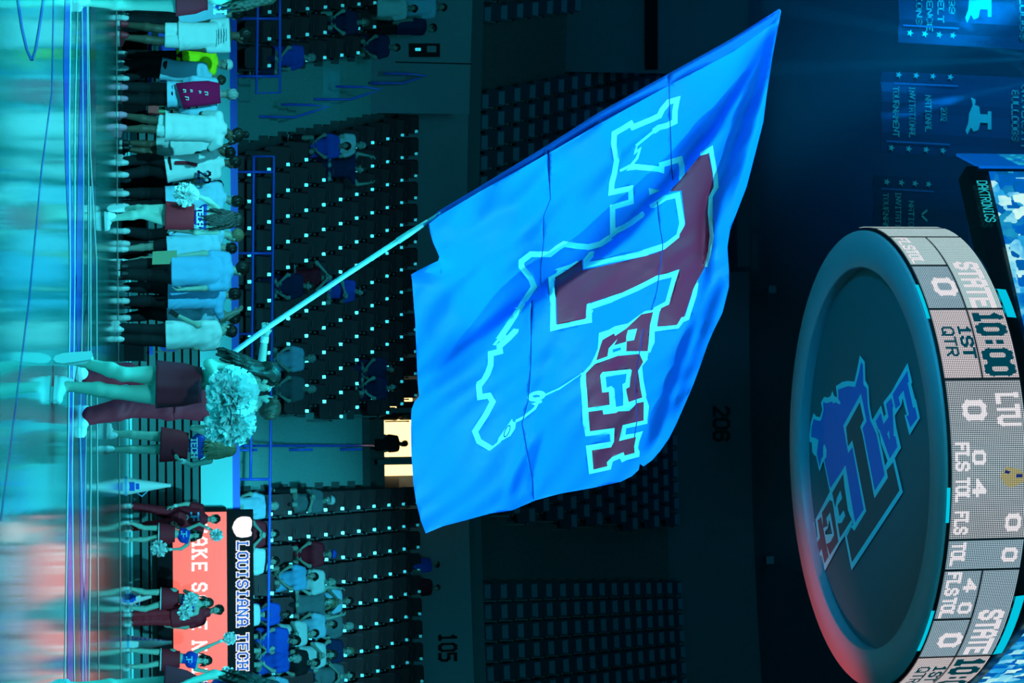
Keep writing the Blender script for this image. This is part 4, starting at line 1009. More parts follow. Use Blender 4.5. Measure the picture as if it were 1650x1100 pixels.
# ------------------------------------------------------------------ championship banners hung from the roof
M_BAN = mat('banner_cloth', (.012, .09, .22), .8, .2); M_BTX = mat('banner_print', (.5, .92, .92), .7, .2); M_BBL = mat('banner_stripe', (.03, .30, .75), .7, .2)
def star(b, c, r, ux, uz):
    v = [c+ux*math.sin(2*math.pi*i/10)*(r if i % 2 == 0 else r*.42)+uz*math.cos(2*math.pi*i/10)*(r if i % 2 == 0 else r*.42) for i in range(10)]+[c]
    b.add(v, [(i, (i+1) % 10, 10) for i in range(10)])
def banner(label, D, x0, x1, yb0, yb1, yt0, yt1, lines, stars=(), stripes=(), logo=None):
    """x0..x1 bottom to top rows; yb/yt left and right edges at bottom and top"""
    def q(x, s):                                   # s 0..1 across
        t = (x-x0)/(x1-x0); ya = yb0+(yt0-yb0)*t; yc = yb1+(yt1-yb1)*t; return P(x, ya+(yc-ya)*s, D)
    o = empty('banner', q(x0, .5)); tag(o, label, 'banner', None); b = MB(); v = []; n = 8
    for i in range(n+1):
        for x in (x0, x1): v.append(q(x, i/n)+np.array((0, .05*math.sin(i*1.9), 0)))
    fr = [(2*i, 2*i+2, 2*i+3, 2*i+1) for i in range(n)]; k = len(v)
    b.add(v+[p+np.array((0, .02, 0)) for p in v], fr+[tuple(j+k for j in f[::-1]) for f in fr]+[(2*i, 2*i+k, 2*i+2+k, 2*i+2) for i in range(n)]+[(2*i+1, 2*i+3, 2*i+3+k, 2*i+1+k) for i in range(n)]); b.build('sheet', M_BAN, o)
    off = np.array((0, -.09, 0))
    for txt, x, s0, s1, h in lines:
        text_on('lettering', txt, lambda u, w, x=x, s0=s0, s1=s1, h=h: q(x+h*w, s0+(s1-s0)*u)+off, 1.0, M_BTX, o, False, 5.4)
    ux = nrm(q(x0, 1)-q(x0, 0)); uz = nrm(q(x1, .5)-q(x0, .5))
    for x, s in stars:
        b = MB(); star(b, q(x, s)+off, .085, ux, uz); b.build('star', M_BTX, o)
    for s, xa_, xb_ in stripes:
        b = MB(); b.add([q(xa_, s-.008)+off, q(xa_, s+.008)+off, q(xb_, s+.008)+off, q(xb_, s-.008)+off], [(0, 1, 2, 3)]); b.build('stripe', M_BBL, o)
    if logo:
        cx, cs, w = logo
        st = [(0, 0), (10, 3), (10, 9), (8, 13), (18, 16), (20, 30), (36, 30), (36, 24), (44, 24), (44, 58), (36, 58), (36, 46), (20, 46), (16, 60), (6, 64), (0, 56), (-8, 70), (-12, 62), (-6, 48), (-4, 30), (4, 14)]
        b = MB(); b.add([q(cx+p[0]*.75, cs+(p[1]-34)/100*.65)+off for p in st], [tuple(range(len(st)))]); b.build('emblem', M_BTX, o)
    return o
banner('left hanging banner naming the SUN BELT CONFERENCE CHAMPIONS, cut by the frame', 43, 1448, 1720, -80, 68, -66, 84, [('CHAMPIONS', 1474, .08, .80, 9), ('CONFERENCE', 1491, .04, .86, 9), ('SUN BELT', 1509, .16, .76, 9), ('1999', 1527, .34, .66, 9), ('BULLDOGS', 1641, .15, .90, 10), ('LOUISIANA TECH', 1662, .05, .95, 9)],
       [(1464, .90), (1488, .90), (1511, .90), (1533, .90)], [(.82, 1453, 1542)], (1562, .52, 1))
banner('centre hanging banner for the NATIONAL INVITATIONAL TOURNAMENT of 2002 with star borders', 43, 1420, 1720, 115, 245, 128, 262, [('TOURNAMENT', 1437, .19, .80, 9), ('INVITATIONAL', 1463, .18, .80, 9), ('NATIONAL', 1489, .28, .72, 9), ('2002', 1514, .42, .58, 9), ('BULLDOGS', 1628, .17, .78, 10), ('UNIVERSITY', 1644, .10, .86, 9), ('LOUISIANA TECH', 1664, .05, .95, 9)],
       [(1446, .04), (1474, .04), (1501, .04), (1529, .04), (1434, .945), (1462, .945), (1490, .945), (1517, .945)], [(.145, 1438, 1541), (.865, 1426, 1528)], (1562, .50, 1))
banner('dim hanging banner half hidden behind the scoreboard ring', 43, 1408, 1560, 282, 412, 290, 425, [('TOURNAMENT', 1421, .22, .85, 8), ('INVITATIONAL', 1441, .20, .85, 8), ('NATIONAL', 1462, .30, .80, 8), ('V', 1482, .40, .52, 9)],
       [(1427, .08), (1450, .08), (1472, .08), (1494, .08)], [(.165, 1418, 1502)])
# moving-head lamps on a roof truss beyond the top of the frame, with haze in their beams
M_TRUSS = mat('truss_metal', (.06, .06, .065), .4, .5, metal=.7)
tr = empty('lamp_truss', P(1745, 60, 43)); tag(tr, 'roof truss carrying moving-head lamps over the hanging banners', 'truss')
ta, tb = P(1752, -260, 42.5), P(1752, 420, 42.5); tz = np.array((0, 0, .5)); tyy = np.array((0, .5, 0))
for q in (np.zeros(3), tz, tyy):
    b = MB(); b.tube([ta+q, tb+q], .04, 6); b.build('chord', M_TRUSS, tr)
for i in range(14):
    f0, f1 = ta+(tb-ta)*i/14, ta+(tb-ta)*(i+1)/14; b = MB(); b.tube([f0+(tz if i % 2 else tyy), f1+(tyy if i % 2 else tz)], .02, 5); b.build('brace', M_TRUSS, tr)
HZC = (0.0, 0.42, 0.95)
for x, y, tx, ty, w, sz in ((1700, -30, 1500, 60, 3600, 34), (1712, 92, 1430, 104, 8000, 3.4), (1708, 100, 1455, 50, 7000, 4.0), (1706, 120, 1540, 160, 4000, 4.5), (1716, 170, 1560, 40, 2200, 5), (1712, 112, 1400, 200, 2600, 6)):
    p = P(x, y, 42.5); q = P(tx, ty, 42.9)
    b = MB(); dd = nrm(q-p); b.tube([p-dd*.35, p-dd*.05], [.10, .13], 10); b.build('lamp_head', M_TRUSS, tr); spot('beam', p, q, w, sz, 1.0 if sz > 20 else .25, HZC, .4 if sz > 20 else .05)
spot('banner_wash', (-10, 30, 16), (-8.5, 43, 19.5), 7500, 50, 1.0, (0.0, 0.42, 0.95), .6)
hz = bpy.data.materials.new('stage_haze'); hz.use_nodes = True; nt = hz.node_tree; nt.nodes.remove(nt.nodes['Principled BSDF'])
vs = nt.nodes.new('ShaderNodeVolumeScatter'); vs.inputs['Color'].default_value = (.75, .95, 1, 1); vs.inputs['Density'].default_value = .045; vs.inputs['Anisotropy'].default_value = .25
nt.links.new(vs.outputs[0], nt.nodes['Material Output'].inputs['Volume'])
b = MB(); b.box((-6.5, 45, 23), (23, 14, 18)); o = b.build('haze', hz, kind='stuff'); tag(o, 'thin blue lit haze under the roof at upper left', 'haze')

# ------------------------------------------------------------------ the flag
def cv(o, pts, s=7.857): return [(o[0]+x/s, o[1]+y/s) for x, y in pts]
FA, FB, FC, FD_, FE, FF, FG, FH = (960, 140), (960, 270), (830, 360), (980, 400), (760, 480), (920, 500), (750, 600), (920, 630)
outline = [(690, 357), (706, 340), (775, 299), (880, 235), (963, 182), (1078, 118), (1174, 65), (1256, 14), (1258.5, 18), (1256, 33), (1245, 90), (1235.5, 152), (1230, 196), (1216, 251), (1203, 301), (1188, 340), (1176, 372), (1172, 398), (1174.5, 436), (1174.5, 462), (1164, 504), (1150, 532), (1141, 553), (1128, 590), (1117, 620), (1091, 680), (1078, 706), (1064, 726), (1050, 742), (1037, 751), (1031, 747), (1029, 757), (1018, 767), (1000, 776), (959, 785), (903, 795), (862, 806), (825, 822), (790, 827), (750, 838), (715, 847), (686, 859), (678, 838), (670, 805), (666, 778), (662.5, 726), (662, 690), (663, 660), (668, 647), (675.5, 638), (673, 615), (672, 590), (670, 545), (669, 515), (666, 480), (664, 452), (662.5, 442), (677, 434), (693, 426), (706, 420), (708, 414), (704, 404), (698, 391), (693, 374)]
flap = [(677, 434), (693, 426), (707, 420), (710, 430), (709, 446), (700, 443), (686, 441), (662.5, 442)]
sleeve = [(690, 357), (706, 340), (775, 299), (880, 235), (963, 182), (1078, 118), (1174, 65), (1256, 14), (1257, 27), (1240, 42), (1182, 83), (1086, 133), (970, 197), (885, 246), (776, 307), (707, 348), (692, 360)]
T_fill = cv(FA, [(1320, 872), (1430, 840), (1480, 1100)])+cv(FB, [(1492, 250), (1430, 370), (1418, 560), (1442, 860), (1420, 1080)])+cv(FD_, [(1260, 40), (1222, 240), (1140, 390), (1080, 510), (1045, 620), (960, 870), (930, 870), (870, 970), (620, 990), (640, 860), (670, 755), (770, 710), (902, 265), (720, 325), (612, 345), (520, 395), (350, 480), (180, 560), (0, 618)])+cv(FC, [(1179, 934), (905, 1020)])+cv(FE, [(1455, 82), (1442, 262), (1080, 338), (1070, 0)])+cv(FC, [(520, 940), (505, 682), (640, 600), (845, 455), (858, 590), (1100, 540), (1650, 412)])+cv(FB, [(629, 1117), (760, 1080), (870, 1035), (1000, 930), (1055, 885), (1062, 840), (1132, 720), (1130, 680), (1085, 290), (945, 302), (960, 270), (1060, 165)])+cv(FA, [(1130, 1100), (1290, 905)])
ech_out = cv(FF, [(250, 680), (310, 560), (340, 480), (355, 285), (480, 245), (560, 200), (720, 165), (870, 55), (940, 8), (1050, -10), (1120, 0), (1088, 195), (1060, 265), (1060, 400), (1010, 520), (970, 580), (970, 620), (900, 705), (915, 860), (955, 1080)])+cv(FH, [(945, 60), (988, 190), (968, 410), (840, 440), (700, 470), (690, 550), (800, 535), (912, 505), (865, 640), (850, 720), (872, 770), (865, 830), (705, 872), (645, 902), (620, 852), (530, 890), (505, 990), (330, 1030), (230, 1052), (188, 690), (500, 638), (490, 543), (185, 572), (150, 400), (130, 0)])+cv(FF, [(120, 950), (118, 860), (140, 800)])
ech_fill = [cv(FF, [(400, 372), (545, 290), (560, 322), (700, 230), (890, 50), (1040, 20), (1000, 190), (985, 400), (970, 515), (700, 517), (705, 392), (685, 400), (545, 442), (590, 360), (478, 480), (462, 580), (320, 632), (375, 440)]),
            cv(FF, [(190, 795), (300, 680), (590, 575), (868, 550), (915, 650), (850, 765), (880, 985)])+cv(FH, [(903, 80), (730, 138), (700, 0)])+cv(FF, [(700, 990), (742, 970), (770, 760), (755, 743), (400, 780), (370, 820), (395, 1040), (482, 1030)])+cv(FH, [(490, 172), (215, 212), (203, 0)])+cv(FF, [(190, 900)]),
            cv(FH, [(220, 262), (400, 238), (410, 296), (570, 275), (600, 255), (740, 250), (795, 195), (830, 152), (922, 135), (920, 372), (830, 390), (655, 430), (608, 632), (825, 578), (800, 700), (806, 780), (680, 815), (665, 772), (522, 832), (455, 900), (460, 950), (285, 992), (265, 750), (510, 710), (545, 640), (552, 465), (240, 508)])]
ech_hole_w = cv(FF, [(722, 250), (838, 230), (800, 375), (700, 392), (700, 330)])
ech_hole_b = [cv(FF, [(440, 840), (705, 800), (692, 910), (652, 935), (662, 1090)])+cv(FH, [(662, 182), (570, 200), (552, 0)])+cv(FF, [(548, 990), (510, 955), (452, 980)]), cv(FF, [(528, 492), (632, 465), (632, 500), (530, 535)])]
strk = [(cv(FA, [(735, 560), (800, 512), (895, 490), (1000, 440), (1003, 300), (1030, 160), (925, 190), (840, 290), (805, 365), (700, 415), (470, 510), (445, 465), (235, 590), (228, 720), (265, 930), (250, 1010), (237, 1090)])+cv(FB, [(205, 190), (195, 315), (442, 262), (448, 432), (212, 500), (215, 815), (340, 765), (440, 705), (595, 588)]), 8.6),
        (cv(FA, [(735, 560), (620, 655), (515, 740), (500, 830), (560, 785), (522, 900), (450, 990), (310, 1060)]), 4.0),
        (cv(FA, [(420, 1020), (500, 1010), (800, 1040), (832, 1050), (835, 985), (1070, 915), (1090, 1000), (1092, 1100)])+cv(FB, [(1085, 120)]), 9.0),
        (cv(FB, [(720, 485), (880, 380), (1035, 345), (1092, 700), (1062, 830)]), 8.6),
        (cv(FB, [(1045, 875), (900, 985), (629, 1070)])+cv(FC, [(1650, 372), (900, 530), (900, 470), (970, 385)]), 9.5),
        (cv(FA, [(1350, 845), (1460, 785), (1512, 1090)])+cv(FB, [(1525, 240), (1452, 360), (1450, 560), (1468, 860), (1442, 1090)])+cv(FD_, [(1282, 30), (1232, 210)]), 7.4),
        (cv(FD_, [(1115, 440), (1090, 590), (1000, 880), (935, 905), (875, 985), (610, 1018)]), 7.6),
        (cv(FD_, [(590, 1020), (570, 900), (610, 775), (755, 700), (860, 315), (620, 372), (360, 505), (0, 660)])+cv(FC, [(1179, 975), (940, 1055)])+cv(FE, [(1490, 112), (1488, 280), (1030, 378), (1025, 0)])+cv(FC, [(472, 930), (458, 705), (600, 625)]), 9.3),
        (cv(FC, [(545, 590), (700, 545), (800, 490)]), 6.0),
        (cv(FC, [(1470, 5), (1280, 110), (1180, 190)]), 5.5),
        (cv(FC, [(1200, 180), (1080, 260), (930, 298), (780, 285), (620, 260), (545, 305), (440, 390), (200, 388), (80, 480), (80, 545), (200, 700), (240, 800), (130, 960), (30, 1095)])+cv(FE, [(690, 10), (560, 200), (450, 370), (345, 520)]), 9.2),
        (cv(FE, [(345, 520), (290, 590)]), 4.0), (cv(FE, [(340, 530), (430, 470)]), 4.0),
        (cv(FE, [(560, 410), (470, 505), (352, 610), (360, 675), (242, 705), (240, 850), (200, 960), (100, 1100)])+cv(FG, [(280, 10), (170, 170), (182, 310), (300, 292), (345, 370), (262, 530), (122, 745), (170, 870), (320, 958)]), 9.2),
        (cv(FG, [(320, 965), (440, 870)]), 3.2), (cv(FG, [(640, 615), (730, 570), (880, 450), (920, 370)]), 4.2), (cv(FG, [(870, 400), (960, 365)]), 4.0), (cv(FG, [(950, 310), (1180, 210), (1480, 10)])+cv(FF, [(130, 800)]), 2.8), (cv(FG, [(880, 355), (920, 325)]), 5)]
tri_w = [cv(FB, [(668, 258), (822, 286), (680, 350)]), cv(FG, [(420, 830), (590, 585), (600, 620), (640, 630), (628, 710), (570, 800), (450, 868), (400, 890)])]
loop_o = [(FG[0]+(900+115*math.cos(a))/7.857, FG[1]+(298+64*math.sin(a)-20*math.cos(a))/7.857) for a in np.linspace(0, 6.28, 20, endpoint=False)]
loop_i = [(FG[0]+(900+50*math.cos(a))/7.857, FG[1]+(300+19*math.sin(a))/7.857) for a in np.linspace(0, 6.28, 14, endpoint=False)]
ring_o = [(FG[0]+(527+30*math.cos(a)+55*math.sin(a)*.6)/7.857, FG[1]+(742+78*math.sin(a)*-1+10*math.cos(a))/7.857) for a in np.linspace(0, 6.28, 18, endpoint=False)]
ring_i = [(FG[0]+(527+20*math.cos(a)+46*math.sin(a)*.6)/7.857, FG[1]+(742+64*math.sin(a)*-1+8*math.cos(a))/7.857) for a in np.linspace(0, 6.28, 18, endpoint=False)]
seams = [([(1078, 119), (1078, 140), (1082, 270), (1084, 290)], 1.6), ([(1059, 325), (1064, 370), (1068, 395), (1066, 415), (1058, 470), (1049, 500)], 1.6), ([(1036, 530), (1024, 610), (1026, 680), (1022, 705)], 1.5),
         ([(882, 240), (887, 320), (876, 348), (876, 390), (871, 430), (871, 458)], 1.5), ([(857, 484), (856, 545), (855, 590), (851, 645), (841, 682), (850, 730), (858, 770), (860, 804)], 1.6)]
def ribbon(pl, w):
    n = len(pl); L = []; R = []
    for i in range(n):
        a = np.array(pl[max(i-1, 0)]); b_ = np.array(pl[i]); c = np.array(pl[min(i+1, n-1)])
        t1 = b_-a; t2 = c-b_; t1 = t1/(np.linalg.norm(t1) or 1); t2 = t2/(np.linalg.norm(t2) or 1)
        if i == 0: t1 = t2
        if i == n-1: t2 = t1
        m = t1+t2; m = m/(np.linalg.norm(m)+1e-9); nn = np.array((-m[1], m[0])); sc = w/2/max(.45, nn @ np.array((-t1[1], t1[0])))
        L.append(tuple(b_+nn*sc)); R.append(tuple(b_-nn*sc))
    return L+R[::-1]
rib = [ribbon(p, w) for p, w in strk]; srib = [ribbon(p, w) for p, w in seams]
gx, gy = np.meshgrid(np.arange(656, 1264, 5.0), np.arange(10, 866, 5.0)); gx = gx+((gy/5) % 2)*2.5
gp = np.stack([gx.ravel(), gy.ravel()], 1); gp = gp[inpoly(gp[:, 0], gp[:, 1], outline)]
allp = [outline, sleeve, flap, T_fill, ech_out, ech_hole_w, loop_o, loop_i, ring_o, ring_i]+ech_fill+ech_hole_b+tri_w+rib+srib
fv, ft = cdt(allp, gp.tolist()); fc = fv[ft].mean(1); X_, Y_ = fc[:, 0], fc[:, 1]
keep = inpoly(X_, Y_, outline); ft, X_, Y_ = ft[keep], X_[keep], Y_[keep]
cl = np.zeros(len(ft), int)                       # 0 blue, 1 white, 2 maroon, 3 sleeve, 4 seam
for q in tri_w: cl[inpoly(X_, Y_, q)] = 1
cl[inpoly(X_, Y_, loop_o)] = 1; cl[inpoly(X_, Y_, loop_i)] = 0
cl[inpoly(X_, Y_, ring_o)] = 4; cl[inpoly(X_, Y_, ring_i)] = 1
cl[inpoly(X_, Y_, T_fill)] = 2
for (p, w), q in list(zip(strk, rib)): cl[inpoly(X_, Y_, q) | (sdist(X_, Y_, p) < w*.47)] = 1
cl[inpoly(X_, Y_, T_fill)] = 2
cl[inpoly(X_, Y_, ech_out)] = 1
for q in ech_hole_b: cl[inpoly(X_, Y_, q)] = 0
for q in ech_fill: cl[inpoly(X_, Y_, q)] = 2
cl[inpoly(X_, Y_, ech_hole_w)] = 1
for q in ech_hole_b[1:]: cl[inpoly(X_, Y_, q)] = 0
for q in srib: cl[inpoly(X_, Y_, q)] = 4
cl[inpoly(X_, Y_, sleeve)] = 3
def sgn_d(x, y, pl):
    best = np.full(x.shape, 1e9); sg = np.zeros(x.shape); tt = np.zeros(x.shape); n = len(pl)-1
    for i, ((ax_, ay), (bx, by)) in enumerate(zip(pl, pl[1:])):
        dx, dy = bx-ax_, by-ay; t = np.clip(((x-ax_)*dx+(y-ay)*dy)/(dx*dx+dy*dy+1e-9), 0, 1); ex, ey = x-ax_-t*dx, y-ay-t*dy; d = np.hypot(ex, ey); m = d < best
        best = np.where(m, d, best); sg = np.where(m, np.sign(dx*ey-dy*ex), sg); tt = np.where(m, (i+t)/n, tt)
    return best*np.where(sg == 0, 1, sg), tt
def flag_depth(x, y):
    z = np.zeros_like(x)
    def step(pl, A, w, fade=(.0, 1.0)):
        d, t = sgn_d(x, y, pl); f = np.clip(np.minimum(t/.24, (1-t)/.25), 0, 1); return A*f*np.tanh(d/w)*np.exp(-(d/70)**2)
    def ridge(pl, A, w):
        d, t = sgn_d(x, y, pl); f = np.clip(np.minimum(t/.15, (1-t)/.25), 0, 1); return A*f*np.exp(-(d/w)**2)
    z += step([(1254, 30), (1205, 118), (1158, 195), (1108, 265), (1058, 318), (1008, 372), (955, 418), (900, 452), (830, 494), (760, 545), (690, 610)], .085, 6.5)
    z += step([(1254, 40), (1226, 130), (1200, 200), (1176, 270), (1156, 320), (1146, 370), (1140, 450), (1110, 520)], .065, 6.5)
    z += ridge([(1256, 30), (1238, 120), (1222, 190), (1196, 280), (1176, 350)], -.04, 9)
    z += ridge([(1090, 130), (1040, 190), (990, 235), (930, 275), (880, 330), (840, 380), (780, 430), (720, 470)], .05, 26)
    z += ridge([(1010, 190), (950, 240), (890, 290), (830, 330), (770, 350)], -.04, 20)
    z += step([(1165, 400), (1160, 460), (1140, 520), (1110, 580), (1090, 640), (1066, 700), (1045, 745)], .055, 10)
    z += ridge([(1130, 500), (1105, 570), (1080, 640), (1062, 700), (1040, 740)], -.05, 9)
    z += ridge([(1000, 520), (1010, 570), (1000, 640), (1000, 700)], .03, 24)
    z += ridge([(900, 560), (880, 600), (862, 650), (850, 700)], -.022, 14)
    z += ridge([(860, 700), (830, 760), (815, 815)], .02, 8)+ridge([(880, 690), (862, 760), (858, 800)], -.018, 7)
    z += ridge([(830, 370), (800, 410), (770, 450), (730, 500), (690, 540)], -.03, 22)
    z += step([(690, 360), (730, 380), (780, 375), (860, 350)], .02, 14)
    z += .030*np.sin((x*.55+y*.83)/42+1.3)+.018*np.sin((x*.9-y*.4)/27)
    z += .005*np.sin((x*.45+y*.9)/7.5+3*np.sin(x/40))*np.exp(-((x-960)/140)**2-((y-270)/120)**2)
    z += .004*np.sin((x*.7+y*.7)/6.0+2*np.sin(y/33))
    z += -.10*np.exp(-((x-690)/26)**2-((y-436)/14)**2)
    z += .0008*(x-900)+.0006*(y-400)
    return z*1.5
FLAGD = 18.15
dep = FLAGD+flag_depth(fv[:, 0], fv[:, 1])
sv = sdist(fv[:, 0], fv[:, 1], sleeve[:8]); ins = inpoly(fv[:, 0], fv[:, 1], sleeve)
dep = np.where(ins, FLAGD+.0008*(fv[:, 0]-900)+.0006*(fv[:, 1]-400)-.02+.045*np.clip((sv-6)/6, -1, 1)**2, dep)
fpts = np.array([P(x, y, d) for (x, y), d in zip(fv, dep)])
def cloth(name, col, rough=.55, tr=.12): return mat(name, col, rough, .35, bump=(9, .25, .02), trans=tr)
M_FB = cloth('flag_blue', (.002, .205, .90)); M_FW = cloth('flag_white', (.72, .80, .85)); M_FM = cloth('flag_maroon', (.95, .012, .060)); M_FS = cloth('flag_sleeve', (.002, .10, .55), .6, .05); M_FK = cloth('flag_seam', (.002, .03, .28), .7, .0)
M_POLE = mat('flag_pole', (.75, .75, .75), .35, .5)
fl_root = empty('flag', P(432, 527, 18.1)); tag(fl_root, 'huge waving blue flag with maroon T and dog head outline on a white pole', 'flag')
used = np.unique(ft); rm = -np.ones(len(fv), int); rm[used] = np.arange(len(used))
def part(sel, name, mats, fm):
    t = ft[sel]; u = np.unique(t); r = -np.ones(len(fv), int); r[u] = np.arange(len(u)); return mk(name, fpts[u], r[t], mats, fl_root, True, fm)
m_ = cl != 3
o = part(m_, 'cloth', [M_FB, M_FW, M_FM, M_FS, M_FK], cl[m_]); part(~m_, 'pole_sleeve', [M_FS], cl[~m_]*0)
D0 = FLAGD+.0008*(690-900)+.0006*(357-400)-.01; D1 = FLAGD+.0008*(1256-900)+.0006*(14-400)-.01
pts_ = [P(372, 571, 18.05), P(432, 527, 18.07), P(560, 441, 18.05), P(655, 379, D0), P(690, 356, D0), P(880, 241, (D0+D1)/2+.02), P(1254, 20, D1+.03)]
b = MB(); b.tube(pts_[:4], .024, 12); b.build('pole', M_POLE, fl_root, True)
b = MB(); b.tube([pts_[3]-(pts_[4]-pts_[3])*.4, pts_[3], pts_[4]], [.030, .030, .019], 12); b.build('ferrule', M_POLE, fl_root, True)
b = MB(); b.tube([pts_[4]-(pts_[4]-pts_[3])*.05, pts_[5]+np.array((0, .03, 0)), pts_[6]], [.018, .016, .012], 8); b.build('pole_tip', M_POLE, fl_root, True)

# ------------------------------------------------------------------ cloth and hair of the cast
MW = mat('white_cotton', (.80, .80, .80), .8, .2, bump=(40, .15, .004)); MWB = mat('pale_blue_cotton', (.42, .66, .84), .8, .2, bump=(40, .15, .004)); MLB = mat('light_blue_cotton', (.20, .50, .80), .8, .2, bump=(40, .15, .004))
MK = mat('black_trousers', (.014, .014, .017), .8, .2); MMR = mat('maroon_cloth', (.42, .012, .028), .7, .25, bump=(50, .12, .003)); MRED = mat('bright_maroon_cloth', (.60, .015, .03), .7, .25)
MNV = mat('royal_blue_spandex', (.015, .06, .50), .45, .4); MNV2 = mat('navy_cloth', (.012, .03, .10), .8, .2); MBL = mat('blue_cotton', (.02, .10, .62), .8, .2); MGY = mat('grey_cotton', (.16, .20, .22), .8, .2)
MHD = mat('dark_hair', (.018, .012, .010), .45, .4, bump=(60, .4, .01)); MHB = mat('brown_hair', (.05, .036, .024), .45, .4, bump=(60, .4, .01)); MHL = mat('fair_hair', (.26, .19, .11), .45, .4, bump=(60, .4, .01)); MHG = mat('grey_hair', (.42, .42, .40), .6, .3)
MPOM = mat('pompom_foil', (.82, .84, .84), .32, .6); MWS = mat('white_shoe', (.75, .75, .76), .45, .4); MPK = mat('pink_shoe', (.85, .30, .42), .5, .4); MBS = mat('black_shoe', (.02, .02, .022), .5, .4); MRS = mat('red_shoe', (.55, .03, .05), .5, .4)
MLET = mat('white_lettering', (.85, .85, .85), .6, .3); MHV = mat('hi_vis_green', (3.2, .90, .02), .7, .2); MHV.node_tree.nodes['Principled BSDF'].inputs['Base Color'].default_value = (1.0, 1.0, .01, 1)
def gp0(x, y): return G(x, y)
def person(label, foot, top, phi, tone='light', fem=False, ov=None, **kw):
    """foot = pixel on the floor between the feet, top = pixel row of the crown"""
    g = G(*foot); D = g[1]; h = P(top, foot[1], D)[2]; J = pose(D, h, phi=phi, ov=ov, root=g, fem=fem); J['_root'] = g; J['_D'] = D
    o = build_person(label, J, tone, fem, **kw); return o, J
def letters_on(par, txt, c, u, v, n, h, m, adv=5.4, w=1.3, bend=.0, name='lettering'):
    """letters wrapped on the body round the vertical axis: c centre, u reading direction, n outward"""
    segs, L = strokes(txt, adv, True); W_ = L*h/6
    def fn(a, b_):
        s = (a-.5)*W_; return c+u*s+v*(b_-.5)*h+n*(-(s*s)*bend)
    return text_on(name, txt, fn, w, m, par, True, adv)

# ---- the cheerleader nearest the camera, pompom in hand, looking up to the right
o, J = person('dark-haired cheerleader in maroon skirt nearest the camera, walking with a big pompom', (84, 624), 455, 150, 'light', True,
    {'pv': (272, 619), 'nk': (391, 603, -.02), 'hd': (427, 609, .0), 'sL': (384, 590, -.10), 'sR': (380, 634, .10), 'eL': (336, 586, -.20), 'wL': (356, 621, -.24), 'eR': (340, 655, .02), 'wR': (364, 668, -.18),
     'hL': (262, 604), 'hR': (262, 637), 'kL': (199, 603, -.06), 'aL': (131, 583, .10), 'tL': (90, 570, .12), 'kR': (182, 631, -.02), 'aR': (107, 622, .04), 'tR': (92, 640, -.04)},
    look=(.82, .30, .42), tilt=(-.35, 0, 1), curls=(.9, .9), vox=.012, hvox=.007, palms=((.6, .5, 0), (-.6, .5, 0)))
skirt(o, J, MMR, P(325, 620, J['_D']), P(251, 619, J['_D']), .130, .172, sq=.95, pleats=7)
crop_top(o, J, MNV, P(358, 610, J['_D']), P(399, 606, J['_D']))
hair(o, J, MHD, .36, drop=(-.32, -.35, -1), seed=3); shoes(o, J, MWS, ((.10, .05, -1), (.5, -.6, 0)), 1.0)
pompom('big pale pompom held up by the near cheerleader, left half', P(374, 634, 14.25), .185, MPOM, M_POLE, J['gL'], 520, 2)
pompom('big pale pompom held up by the near cheerleader, right half', P(374, 680, 14.32), .165, MPOM, M_POLE, J['gR'], 460, 5)

# ---- the flag bearer behind her
o, J = person('man in maroon tracksuit behind the near cheerleader, holding up the flag pole', (127, 640), 456, 190, 'light', False,
    {'nk': (392, 650), 'hd': (429, 654), 'sL': (387, 626), 'sR': (384, 674), 'eL': (421, 590, -.02), 'wL': (427, 541, -.03), 'eR': (336, 676, -.06), 'wR': (353, 640, -.02),
     'aL': (142, 607), 'aR': (140, 670), 'kL': (206, 601), 'kR': (210, 656), 'hL': (268, 626), 'hR': (268, 656)},
    look=(-.62, .55, .32), curls=(1.15, .9), vox=.013, hvox=.008, palms=((0, -1, .2), None))
shirt(o, J, MMR, sleeve=.55, ph=1); trousers(o, J, MMR, 1.97, .02, .02, name='trousers'); hair(o, J, MHB, 0, seed=5); shoes(o, J, MWS, ((-.3, -.6, 0), (.7, -.3, 0)))
wristband(o, J, 'L', MW)

# ---- third cheerleader, back to the camera
o, J = person('fair-haired cheerleader with back turned, right of the flag bearer, TECH on her blue top', (169, 706), 382, 180, 'light', True,
    {'pv': (276, 714), 'nk': (345, 720), 'hd': (366, 722), 'sL': (338, 700), 'sR': (338, 742), 'eL': (311, 689, -.05), 'wL': (338, 686, -.22), 'eR': (308, 749, -.02), 'wR': (292, 742, -.16), 'aL': (183, 698), 'aR': (178, 724), 'kL': (225, 701), 'kR': (225, 724), 'tL': (174, 688, .1), 'tR': (171, 728, .16)}, look=(-.35, .9, .1), curls=(.8, .6))
D = J['_D']; skirt(o, J, MMR, P(303, 718, D), P(258, 716, D), .165, .222, sq=.8)
crop_top(o, J, MNV, P(304, 720, D), P(329, 720, D)); hair(o, J, MHL, .34, seed=8); shoes(o, J, MWS); wristband(o, J, 'R', MW)
letters_on(o, 'TECH', P(313, 720, D)+np.array((0, -.155, 0)), np.array((1, 0, 0)), np.array((0, 0, 1)), np.array((0, -1, 0)), .07, MLET, bend=1.9)
pompom('pale pompom in the raised left hand of the fair-haired cheerleader', P(347, 694, D-.35), .14, MPOM, M_POLE, J['gL'], 260, 9)

